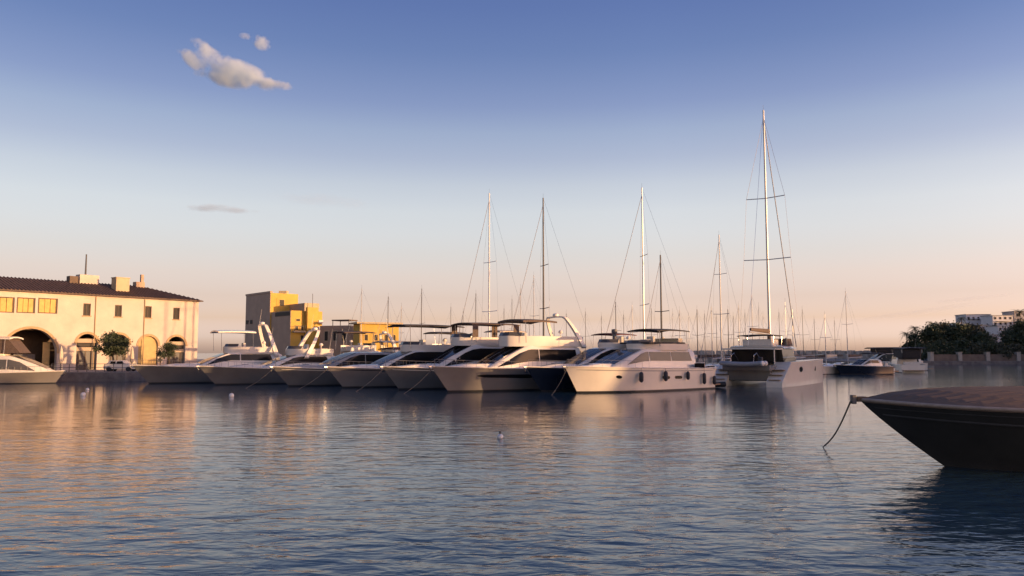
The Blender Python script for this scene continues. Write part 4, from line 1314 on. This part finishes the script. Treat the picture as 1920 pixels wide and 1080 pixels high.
fa, _, _ = motor_yacht('motor_boat', 'long motor yacht with dark covered flybridge before the far trees', (xat(1592, 158), 158), R(176), 14.5, 4.6, 1.9, 1.5, hullm='gelcoat', house=(0.08, 0.75, 2.0, 3.0), glass='yacht_glass', win=(0.04, 0.92, 0.15, 0.92, 0.2, 1.6), group='boats moored far right', over=1.2, fly=(0.12, 0.5, 0.5), top=(0.0, 0.74, 4.7, 'canvas_dark', 'bimini_top'), wins=1)
MB().rings([[(x, y, 3.45) for x, y in ((0.6, -1.7), (9.6, -1.6), (9.6, 1.6), (0.6, 1.7))], [(x, y, 4.45) for x, y in ((0.4, -1.7), (9.9, -1.6), (9.9, 1.6), (0.4, 1.7))]]).build('flybridge_cover', 'canvas_dark', fa, bevel=0.4)
motor_yacht('motor_boat', 'little white launch lying between the small dark boat and the canopied one', (xat(1612, 132), 132), HD - R(10), 7.5, 2.7, 1.2, 0.9, hullm='gelcoat', house=(0.3, 0.62, 0.9, 1.4), group='boats moored far right', over=0.8, trunk=False)


# ================================================================ THE DARK WOODEN BOAT AT THE RIGHT
FT = at(1612, 750, 24.4)                         # bow tip
FZ = FT.z
fb = thing('wooden_boat', 'big dark hulled wooden boat entering at the right, brown planked foredeck', 'boat', (FT.x, FT.y, 0), 0.0)
# local: x runs aft, y < 0 is the near side
def f_b(x):                                      # half breadth at the rail
    return 3.9 * (1 - math.exp(-max(0, x) / 2.3))
def f_z(x):
    return FZ - 0.16 * (1 - math.exp(-max(0, x) / 2.5)) - 0.004 * x
def f_stem(v):                                   # x of the stem at height fraction v
    return 2.55 * (1 - v) ** 1.08
def f_p(s, v, sd, off=0.0):
    x = f_stem(max(v, 0)) + s + (0.6 * -v if v < 0 else 0)
    top = f_b(s)
    low = 3.2 * (1 - math.exp(-s / 3.6))
    y = low + (top - low) * max(0, v) ** 1.2
    if v < 0:
        y *= 1 + v
    return Vector((x, sd * (y + off), f_z(x) * v))
SS = [0, 0.15, 0.35, 0.6, 0.9, 1.3, 1.8, 2.4, 3.2, 4.2, 5.5, 7, 9, 12, 16]
VV = [-0.35, 0, 0.15, 0.3, 0.45, 0.6, 0.75, 0.9, 1.0]
rows = []
for s_ in SS:
    rows.append([f_p(s_, v, 1) for v in reversed(VV)] + [f_p(s_, v, -1) for v in VV])
mb = MB().rings(rows, closed=False, caps=False)
mb.add(rows[-1], [tuple(range(len(rows[-1])))])
fh = mb.build('hull', 'hull_black', fb, smooth=True)
for sd in (-1, 1):
    MB().path([f_p(s_, 1.0, sd, 0.0) + Vector((0, 0, 0.02)) for s_ in SS], 0.055, 8).build('cap_rail', 'wood_cap', fb, smooth=True)
    MB().path([f_p(s_, 0.80 - 0.012 * s_, sd, 0.02) for s_ in SS[1:]], 0.035, 6).build('rubbing_strake', 'hull_black', fb, smooth=True)
    MB().path([f_p(s_, 0.90, sd, 0.0) for s_ in SS[1:]], 0.02, 6).build('seam', 'hull_black', fb, smooth=True)
# crowned foredeck, laid plank by plank along the boat
def f_deck(x, y):
    b = f_b(x)
    k = min(1, abs(y) / max(b, 0.01))
    return f_z(x) - 0.02 + 0.62 * (1 - math.exp(-x / 1.5)) * (1 - k ** 2)
PW = 0.30
for i in range(-13, 14):
    yc = i * PW
    x_in = 0.05
    while f_b(x_in) < abs(yc) + PW / 2 + 0.05 and x_in < 16:
        x_in += 0.05
    if x_in >= 15:
        continue
    xs = [x_in + (16 - x_in) * (k / 9) ** 1.5 for k in range(10)]
    rows = [[(x, yc - PW / 2 + 0.02, f_deck(x, yc - PW / 2)), (x, yc + PW / 2 - 0.02, f_deck(x, yc + PW / 2))] for x in xs]
    MB().grid(rows, (0, 0, 0.05)).build('deck_plank', 'wood_deck', fb)
rows = []
for x in [0.06, 0.3, 0.6, 1, 1.6, 2.4, 3.4, 5, 7, 10, 13, 16]:
    b = f_b(x) - 0.02
    rows.append([(x, b * k, f_deck(x, b * k) - 0.035) for k in (-1, -0.75, -0.5, -0.25, 0, 0.25, 0.5, 0.75, 1)])
MB().grid(rows).build('deck_seams', 'hull_black', fb, fix=False)
# covering boards along the rails hide the plank ends
for sd in (1, -1):
    rows = []
    for x in [0.08, 0.2, 0.4, 0.7, 1, 1.4, 1.9, 2.5, 3.2, 4, 5, 6.5, 8, 10, 13, 16]:
        b = f_b(x)
        bi = max(0.0, b - 0.42)
        rows.append([(x, sd * (b - 0.01), f_deck(x, b) + 0.012), (x, sd * (b + bi) / 2, f_deck(x, (b + bi) / 2) + 0.012), (x, sd * bi, f_deck(x, bi) + 0.012)])
    MB().grid(rows, (0, 0, 0.05)).build('covering_board', 'wood_deck', fb)
# stem head, roller and samson post
MB().box((0.04, 0, FZ + 0.03), (0.34, 0.22, 0.16)).build('stem_head', 'frame_brown', fb, bevel=0.03)
MB().box((-0.2, 0.0, FZ + 0.02), (0.14, 0.18, 0.28)).build('bow_roller', 'alloy_dark', fb, bevel=0.02)
# its mooring rope, down into the water
rp = []
ra, rb = Vector((FT.x - 0.30, FT.y - 0.02, FZ - 0.05)), wat(1543, 838)
for k in range(15):
    q = ra.lerp(rb, k / 14)
    q.z -= 0.22 * math.sin(math.pi * k / 14)
    rp.append(q)
rp.append(Vector((rb.x - 0.02, rb.y - 0.35, -0.12)))
rp.append(Vector((rb.x + 0.15, rb.y - 0.8, -0.4)))
tag(MB().path(rp, 0.028, 6).build('mooring_rope', 'rope', smooth=True), 'slack mooring rope from the dark boat\'s bow down into the water', 'rope')


# ================================================================ TREES
import numpy as np
def leaf_cloud(rng, centres, per, size, flat=1.0):
    vs, fs = [], []
    for (c, rad) in centres:
        n = max(8, int(per * rad * rad))
        d = rng.normal(size=(n, 3))
        d /= np.linalg.norm(d, axis=1)[:, None]
        rr = rad * (0.35 + 0.65 * rng.random(n) ** 0.5) * (1 + 0.25 * rng.normal(size=n))
        p = np.array(c) + d * rr[:, None] * np.array([1, 1, flat])
        a = rng.normal(size=(n, 3)); a /= np.linalg.norm(a, axis=1)[:, None]
        b = np.cross(a, rng.normal(size=(n, 3))); b /= np.linalg.norm(b, axis=1)[:, None]
        s = size * (0.6 + 0.8 * rng.random(n))
        for k in range(n):
            o = len(vs)
            A, Bv = a[k] * s[k], b[k] * s[k] * 0.5
            vs += [tuple(p[k] - A), tuple(p[k] + Bv), tuple(p[k] + A), tuple(p[k] - Bv)]
            fs.append((o, o + 1, o + 2, o + 3))
    return vs, fs

def tree(name, label, base, h, w, seed, group, leafm='leaf', size=0.22, per=120, trunk=0.35, flat=0.8, clumps=16, trunk_r=None):
    rng = np.random.default_rng(seed)
    root = thing(name, label, 'tree', base, rng.random() * 6, group)
    th = h * trunk
    r = trunk_r or 0.05 * w + 0.06
    mb = MB().path([(0, 0, -0.1), (0.05 * w, 0.02, th * 0.6), (0.0, 0.05 * w, th * 1.25)], r, 8, r * 0.55)
    cents = []
    for i in range(clumps):
        a = i * 2.4 + rng.random()
        k = rng.random() ** 0.6
        zz = th + (h - th) * (0.12 + 0.80 * rng.random())
        f = (zz - th) / (h - th)
        prof = math.sin(min(1, 0.22 + f * 0.85) * math.pi) ** 0.6 if f < 0.95 else 0.3
        rad = w * 0.5 * k * prof
        cents.append(((rad * math.cos(a), rad * math.sin(a), zz), w * (0.13 + 0.12 * rng.random())))
    cents.append(((0, 0, th + (h - th) * 0.55), w * 0.30))
    cents.append(((0, 0, th + (h - th) * 0.85), w * 0.18))
    for c, _ in cents[:9]:
        mb.path([(0, 0.03 * w, th * 0.9), (c[0] * 0.45, c[1] * 0.45, th + (c[2] - th) * 0.55), c], r * 0.42, 5, r * 0.1)
    mb.build('trunk', 'bark', root)
    vs, fs = leaf_cloud(rng, cents, per, size, flat)
    m_ = MB(); m_.v, m_.f = vs, fs
    m_.build('crown', leafm, root, fix=False)
    return root

def palm(label, base, h, seed, group, fr=2.6, n=26):
    rng = np.random.default_rng(seed)
    root = thing('palm_tree', label, 'palm', base, rng.random() * 6, group)
    lean = rng.normal() * 0.25
    MB().path([(0, 0, -0.1), (lean * 0.3, 0.05, h * 0.5), (lean, 0.1, h)], 0.2, 8, 0.14).build('trunk', 'bark', root)
    mb = MB()
    for i in range(n):
        a = i * 2.4 + rng.random() * 0.3
        up = rng.uniform(-0.35, 1.0)
        L_ = fr * rng.uniform(0.8, 1.1)
        pts = []
        for k in range(7):
            q = k / 6
            rr = L_ * (q - 0.12 * q * q)
            z = h + L_ * (up * q - 0.75 * q * q)
            pts.append(Vector((lean + rr * math.cos(a), 0.1 + rr * math.sin(a), z)))
        side = Vector((-math.sin(a), math.cos(a), 0))
        for k in range(1, 7):
            for j in range(3):
                p0 = pts[k - 1].lerp(pts[k], j / 3)
                wv = 0.62 * math.sin(math.pi * min(0.95, (k - 1 + j / 3) / 6 + 0.12)) + 0.05
                for sd in (1, -1):
                    tip = p0 + side * sd * wv + (pts[k] - pts[k - 1]) * 0.5 + Vector((0, 0, -0.22 * wv))
                    nx = p0 + (pts[k] - pts[k - 1]) * 0.16
                    mb.add([p0, nx, tip], [(0, 1, 2)])
        mb.path(pts, 0.03, 4, 0.008)
    mb.build('fronds', 'leaf_palm', root, fix=False)
    return root

QG = 'trees on the quay'
def quay_pt(px, Y):
    return (xat(px, Y, 4), Y, GZ)
tree('broadleaf_tree', 'dark round tree before the third warehouse arch', quay_pt(211, 101.0), 5.0, 3.9, 11, QG, 'leaf', 0.13, 420, 0.42, 0.85, 18, 0.16)
tree('broadleaf_tree', 'small dark tree left of the last warehouse arch', quay_pt(318, 112.0), 3.9, 2.6, 12, QG, 'leaf', 0.12, 420, 0.4, 0.85, 12, 0.1)
tree('shrub', 'low dark shrub between the yellow door and the last arch', quay_pt(301, 113.0), 3.2, 1.6, 13, QG, 'leaf', 0.11, 420, 0.3, 1.0, 8, 0.07)

FG = 'trees on the far shore'
def far_pt(px, Y, z=1.0):
    return (xat(px, Y, 4), Y, z)
for i, (px, Y, yt, w, lm, lb) in enumerate((
    (1712, 268, 628, 7, 'leaf', 'small leftmost tree of the far shore, by the moored boats'),
    (1748, 262, 612, 10, 'leaf', 'low dark tree at the left end of the far wood'),
    (1772, 268, 607, 11, 'leaf_olive', 'broad dark tree with flat top in the far wood'),
    (1797, 262, 610, 11, 'leaf', 'dark tree above the first stone pillar of the promenade'),
    (1822, 266, 608, 11, 'leaf_olive', 'tallest rounded tree in the middle of the far wood'),
    (1842, 258, 624, 9, 'leaf', 'dark tree right of the rounded one, above the second pillar'),
    (1726, 256, 648, 7, 'leaf', 'bush low at the water end of the far wood'),
    (1808, 252, 640, 8, 'leaf', 'low bushy tree behind the promenade wall, between two pillars'),
    (1768, 252, 642, 8, 'leaf', 'low bushy tree behind the start of the promenade wall'),
    (1862, 254, 650, 6, 'leaf_olive', 'small low tree before the pale house terrace'),
    (1888, 258, 636, 9, 'leaf', 'dark tree left of the third stone pillar'),
    (1916, 262, 602, 11, 'leaf', 'tall dark tree at the right edge of the picture'),
    (1905, 252, 648, 7, 'leaf_olive', 'low tree under the tall one at the right edge'),
    (1852, 251, 646, 9, 'leaf', 'low dark tree above the gap right of the second pillar'),
    (1876, 250, 650, 9, 'leaf_olive', 'low spreading tree halfway to the third pillar'),
    (1784, 250, 650, 8, 'leaf', 'low bush just left of the first pillar'),
    (1828, 250, 648, 8, 'leaf_olive', 'low bush midway between the first two pillars'),
    (1746, 250, 652, 8, 'leaf', 'low bush at the very start of the promenade wall'),
    (1900, 268, 622, 9, 'leaf_olive', 'dark tree between the lower white house and the right edge'),
    (1866, 300, 612, 4, 'leaf', 'small dark tree standing among the hillside houses'),
)):
    zb = 1.0 if Y < 290 else 12.0
    zt_ = zat(yt, Y)
    tree('broadleaf_tree', lb, far_pt(px, Y, zb), zt_ - zb, w, 40 + i, FG, lm, 0.36, 46, 0.22, 0.85, 20)
palm('palm with ragged crown at the left of the far wood', far_pt(1702, 262), zat(626, 262) - 1.0, 71, FG, 3.0)
palm('palm second from the left, crown above the wood', far_pt(1717, 266), zat(616, 266) - 1.0, 72, FG, 3.2)
palm('palm leaning over the far wood\'s left slope', far_pt(1752, 266), zat(607, 266) - 1.0, 73, FG, 3.0)
palm('palm with small crown against the sky above the wood', far_pt(1805, 290), zat(597, 290) - 1.0, 74, FG, 2.8)
palm('tall palm at the right edge above the roofs', far_pt(1917, 272), zat(586, 272) - 1.0, 75, FG, 3.6)

# ================================================================ PROMENADE AND HILLSIDE HOUSES
pw = thing('promenade_wall', 'low brown promenade wall with pale stone pillars on the far shore', 'wall', (0, 0, 0))
PA, PB = Vector((xat(1735, 244), 244)), Vector((xat(1990, 247), 247))
dP = (PB - PA).normalized(); nP = Vector((dP.y, -dP.x))
def on_wall(px):
    k = (px - 960) / F
    s_ = (k * PA.y - PA.x) / (dP.x - k * dP.y)
    return PA + dP * s_
pill = [1742, 1795, 1847, 1904, 1962]
for i, px in enumerate(pill):
    p = on_wall(px)
    MB().box((p.x, p.y, 1.0 + 1.35), (1.3, 1.3, 2.7), math.atan2(dP.y, dP.x)).build('pillar', 'pillar_stone', pw, bevel=0.08)
    MB().box((p.x, p.y, 3.78), (1.55, 1.55, 0.15), math.atan2(dP.y, dP.x)).build('pillar_cap', 'pillar_stone', pw)
    if i:
        a = on_wall(pill[i - 1]) + dP * 0.66; b_ = p - dP * 0.66
        c = (a + b_) / 2
        MB().box((c.x, c.y, 2.0), ((b_ - a).length, 0.5, 2.0), math.atan2(dP.y, dP.x)).build('wall_panel', 'wall_low', pw)
        MB().box((c.x, c.y, 3.05), ((b_ - a).length, 0.62, 0.1), math.atan2(dP.y, dP.x)).build('coping', 'wall_low', pw)

def hill_house(label, px0, px1, ytop, ybot, Y, m, storeys=2, cols=3, group='houses on the far hillside', roofm=None):
    z0, z1 = zat(ybot, Y), zat(ytop, Y)
    x0, x1 = xat(px0, Y, z0), xat(px1, Y, z0)
    D = 8.0
    root = thing('hillside_house', label, 'house', ((x0 + x1) / 2, Y + D / 2, z0 - 3), 0.0, group)
    w, h = x1 - x0, z1 - z0 + 3
    MB().box((0, 0, h / 2), (w, D, h)).build('wall', m, root)
    MB().box((0, 0, h + 0.12), (w + 0.5, D + 0.5, 0.24)).build('roof', roofm or 'concrete', root)
    for s in range(storeys):
        for c in range(cols):
            wx = -w / 2 + w * (c + 0.5) / cols
            wz = 3 + (h - 3) * (s + 0.55) / storeys
            ww, wh = min(1.5, w / cols * 0.5), min(1.5, (h - 3) / storeys * 0.5)
            f = MB().box((wx, -D / 2 - 0.02, wz), (ww, 0.08, wh)).build('window', 'house_grey', root)
            MB().box((wx, -D / 2 - 0.06, wz), (ww - 0.25, 0.06, wh - 0.25)).build('pane', 'window_dark', f)
    MB().box((0, -D / 2 - 0.55, 3 + (h - 3) * 0.5), (w * 0.7, 1.1, 0.15)).build('balcony', m, root)
    return root
hill_house('pale long house along the ridge behind the tallest tree', 1812, 1858, 590, 606, 332, 'house_white', 1, 5)
hill_house('white house on the ridge left of the right edge', 1862, 1900, 592, 612, 318, 'house_white', 2, 4)
hill_house('grey house at the right edge behind the tall palm', 1903, 1960, 584, 612, 322, 'house_grey', 2, 4)
hill_house('small white house lower down between two dark trees', 1872, 1898, 612, 632, 292, 'house_white', 2, 3)
hill_house('greyish terrace house at the foot of the hill right of the wood', 1846, 1872, 628, 642, 280, 'house_grey', 1, 3)
hill_house('small pale house peeping out left of the rounded tree', 1796, 1812, 606, 618, 322, 'house_white', 1, 2)
hill_house('grey narrow house under the ridge house, half hidden by trees', 1832, 1856, 610, 624, 306, 'house_grey', 1, 3)

# ================================================================ QUAY SIDE BITS
PGp = 'folded parasols on the quay'
for (px, Y, lb) in ((115, 98.5, 'folded pink parasol right of the big arch'), (238, 103.0, 'folded pink parasol between the tree and the yellow door'), (248, 104.5, 'folded pale parasol just left of the yellow door')):
    p = thing('parasol', lb, 'parasol', quay_pt(px, Y), 0, PGp)
    MB().path([(0, 0, 0), (0, 0, 3.3)], 0.035).build('pole', 'alloy_dark', p)
    MB().lathe([(0.05, 1.0), (0.24, 1.15), (0.26, 1.7), (0.18, 2.6), (0.04, 3.2)], (0, 0, 0), 9).build('cloth', 'canvas_cream', p, smooth=True)
    MB().lathe([(0.32, 0), (0.32, 0.08), (0.06, 0.12)], (0, 0, 0), 10).build('foot', 'concrete', p)
# low railing along the quay edge in front of the arches
rl = thing('quay_railing', 'low grey railing along the quay edge before the warehouse', 'railing', (0, 0, 0))
x0, x1 = xat(96, 96.6), xat(262, 96.6)
for i in range(11):
    x = x0 + (x1 - x0) * i / 10
    MB().path([(x, 96.7, GZ), (x, 96.7, GZ + 1.0)], 0.05).build('post', 'alloy_dark', rl)
for z in (0.55, 1.0):
    MB().path([(x0, 96.7, GZ + z), (x1, 96.7, GZ + z)], 0.035).build('bar', 'alloy_dark', rl)
# parked car glimpsed between the tree and the grey yacht
cr_ = thing('parked_car', 'small white car parked right of the round tree', 'car', (xat(228, 99.5), 99.5, GZ), R(4))
prof = [(-1.9, 0.3), (-1.95, 0.75), (-1.6, 0.92), (-1.2, 1.38), (0.3, 1.42), (0.95, 0.95), (1.8, 0.82), (1.95, 0.5), (1.9, 0.3)]
MB().prism([(x, -0.82, z) for x, z in prof], (0, 1.64, 0)).build('body', 'gelcoat', cr_, bevel=0.08)
for sx in (-1.2, 1.2):
    for sy in (-0.8, 0.8):
        w_ = MB().lathe([(0.05, -0.1), (0.31, -0.1), (0.31, 0.1), (0.05, 0.1)], (0, 0, 0), 14).build('wheel', 'boot', cr_, smooth=True)
        w_.matrix_local = Matrix.Translation((sx, sy, 0.31)) @ Matrix.Rotation(R(90), 4, 'X')
for (xa, xb) in ((-1.1, -0.42), (-0.32, 0.42)):
    MB().prism([(xa, -0.835, 0.95), (xb + 0.2 * (xb > 0), -0.835, 0.95), (xb, -0.835, 1.3), (xa + 0.12, -0.835, 1.3)], (0, 0.03, 0)).build('side_window', 'yacht_glass', cr_)
    MB().prism([(xa, 0.835, 0.95), (xb + 0.2 * (xb > 0), 0.835, 0.95), (xb, 0.835, 1.3), (xa + 0.12, 0.835, 1.3)], (0, -0.03, 0)).build('side_window', 'yacht_glass', cr_)

# buoys on the water; the two at far left stand in for sparkles
for (px, py, r, lb) in ((938, 822, 0.13, 'white round mooring buoy nearest the viewer, mid harbour'), (434, 744, 0.2, 'white mooring buoy off the sport yachts at left'), (156, 742, 0.2, 'white mooring buoy in the warehouse\'s reflection'), (164, 732, 0.16, 'smaller white float standing in for a sparkle, closest to the quay')):
    p = wat(px, py)
    b_ = thing('mooring_buoy', lb, 'buoy', (p.x, p.y, 0), 0, 'mooring buoys')
    MB().lathe([(r * math.cos(a), r * math.sin(a)) for a in [R(-80 + 20 * k) for k in range(9)]], (0, 0, r * 0.45), 14).build('float', 'fender_white', b_, smooth=True)
    MB().lathe([(0.03, 0), (0.05, 0.02), (0.05, 0.1), (0.02, 0.12)], (0, 0, r * 1.43), 8).build('ring', 'alloy_dark', b_)


# ================================================================ CLOUDS
def cloud(name, label, blobs, Y, dens, seed, noise_scale, thick=0.7, col=(0.86, 0.95, 1.0), cover=0.0):
    """blobs: (px, py, half width px, half height px, tilt degrees); vapour fills the union of soft ellipsoids"""
    import bmesh
    k = Y / F / CP
    root_p = at(blobs[0][0], blobs[0][1], Y)
    bm = bmesh.new()
    m = bpy.data.materials.new(name + '_vapour')
    m.use_nodes = True
    n, l = m.node_tree.nodes, m.node_tree.links
    n.clear()
    out = n.new('ShaderNodeOutputMaterial')
    pv = n.new('ShaderNodeVolumePrincipled')
    pv.inputs['Color'].default_value = (*col, 1)
    pv.inputs['Anisotropy'].default_value = 0.2
    l.new(pv.outputs[0], out.inputs['Volume'])
    tc = n.new('ShaderNodeTexCoord')
    nz = n.new('ShaderNodeTexNoise')
    nz.inputs['Scale'].default_value = noise_scale
    nz.inputs['Detail'].default_value = 7
    nz.inputs['Roughness'].default_value = 0.62
    l.new(tc.outputs['Object'], nz.inputs['Vector'])
    prev = None
    for (px, py, hw, hh, tilt) in blobs:
        c = at(px, py, Y) - root_p
        M_ = Matrix.Translation(c) @ Matrix.Rotation(R(tilt), 4, 'Y') @ Matrix.Diagonal((hw * k, max(hw * 0.45, hh) * k * thick, hh * k, 1))
        bmesh.ops.create_icosphere(bm, subdivisions=3, radius=1.0, matrix=M_)
        mp = n.new('ShaderNodeMapping')
        inv = M_.inverted()
        mp.vector_type = 'TEXTURE'
        mp.inputs['Location'].default_value = c
        mp.inputs['Rotation'].default_value = (0, R(tilt), 0)
        mp.inputs['Scale'].default_value = (hw * k, max(hw * 0.45, hh) * k * thick, hh * k)
        l.new(tc.outputs['Object'], mp.inputs[0])
        ln = n.new('ShaderNodeVectorMath'); ln.operation = 'LENGTH'
        l.new(mp.outputs[0], ln.inputs[0])
        sb = n.new('ShaderNodeMath'); sb.operation = 'SUBTRACT'; sb.inputs[0].default_value = 1.0
        l.new(ln.outputs['Value'], sb.inputs[1])
        if prev is None:
            prev = sb
        else:
            mx = n.new('ShaderNodeMath'); mx.operation = 'SMOOTH_MAX'; mx.inputs[2].default_value = 0.2
            l.new(prev.outputs[0], mx.inputs[0]); l.new(sb.outputs[0], mx.inputs[1])
            prev = mx
    ad = n.new('ShaderNodeMath'); ad.operation = 'MULTIPLY_ADD'; ad.inputs[1].default_value = 3.4; ad.inputs[2].default_value = -1.78 + cover
    l.new(nz.outputs[0], ad.inputs[0])
    sm = n.new('ShaderNodeMath'); sm.operation = 'ADD'
    l.new(ad.outputs[0], sm.inputs[0]); l.new(prev.outputs[0], sm.inputs[1])
    # fade to nothing at the hull of the blobs
    cl = n.new('ShaderNodeMapRange'); cl.inputs[1].default_value = 0.1; cl.inputs[2].default_value = 0.75; cl.inputs[3].default_value = 0; cl.inputs[4].default_value = dens
    l.new(sm.outputs[0], cl.inputs[0])
    ed = n.new('ShaderNodeMapRange'); ed.inputs[1].default_value = 0.0; ed.inputs[2].default_value = 0.3
    l.new(prev.outputs[0], ed.inputs[0])
    ml = n.new('ShaderNodeMath'); ml.operation = 'MULTIPLY'
    l.new(cl.outputs[0], ml.inputs[0]); l.new(ed.outputs[0], ml.inputs[1])
    l.new(ml.outputs[0], pv.inputs['Density'])
    me = bpy.data.meshes.new(name)
    bm.to_mesh(me); bm.free()
    me.materials.append(m)
    o = bpy.data.objects.new(name, me)
    COL.objects.link(o)
    o.location = root_p
    rm = o.modifiers.new('union', 'REMESH'); rm.mode = 'VOXEL'; rm.voxel_size = 4.0 * k
    bpy.context.view_layer.update()
    me2 = bpy.data.meshes.new_from_object(o.evaluated_get(bpy.context.evaluated_depsgraph_get()))
    o.modifiers.clear()
    me2.materials.clear(); me2.materials.append(m)
    o.data = me2
    return tag(o, label, 'cloud')
cloud('cloud', 'bright white cloud slanting down to the right, largest in the sky',
      [(440, 132, 95, 26, 22), (385, 92, 42, 15, 35), (360, 112, 42, 16, 40), (505, 155, 52, 14, 8), (430, 145, 75, 22, 10)], 1500, 0.09, 1, 0.03, 0.8, cover=0.08)
cloud('cloud', 'small white puff above the bright cloud', [(490, 80, 22, 16, 30), (462, 68, 18, 8, 10)], 1500, 0.09, 2, 0.05, 0.8, cover=0.1)
cloud('cloud', 'thin grey wisp of cloud low over the warehouse', [(395, 390, 60, 9, 2), (440, 395, 55, 6, 2)], 2200, 0.011, 3, 0.02, 0.8, (0.7, 0.68, 0.66), cover=0.1)
cloud('cloud', 'faint long streak of cloud low above the far shore', [(1720, 585, 150, 7, -8), (1820, 560, 110, 5, -6)], 3500, 0.0016, 4, 0.008, 0.8, cover=0.1)
cloud('cloud', 'thin veil of cloud above the ochre block', [(600, 375, 120, 14, 6)], 3000, 0.0012, 5, 0.01, 0.8, cover=0.1)
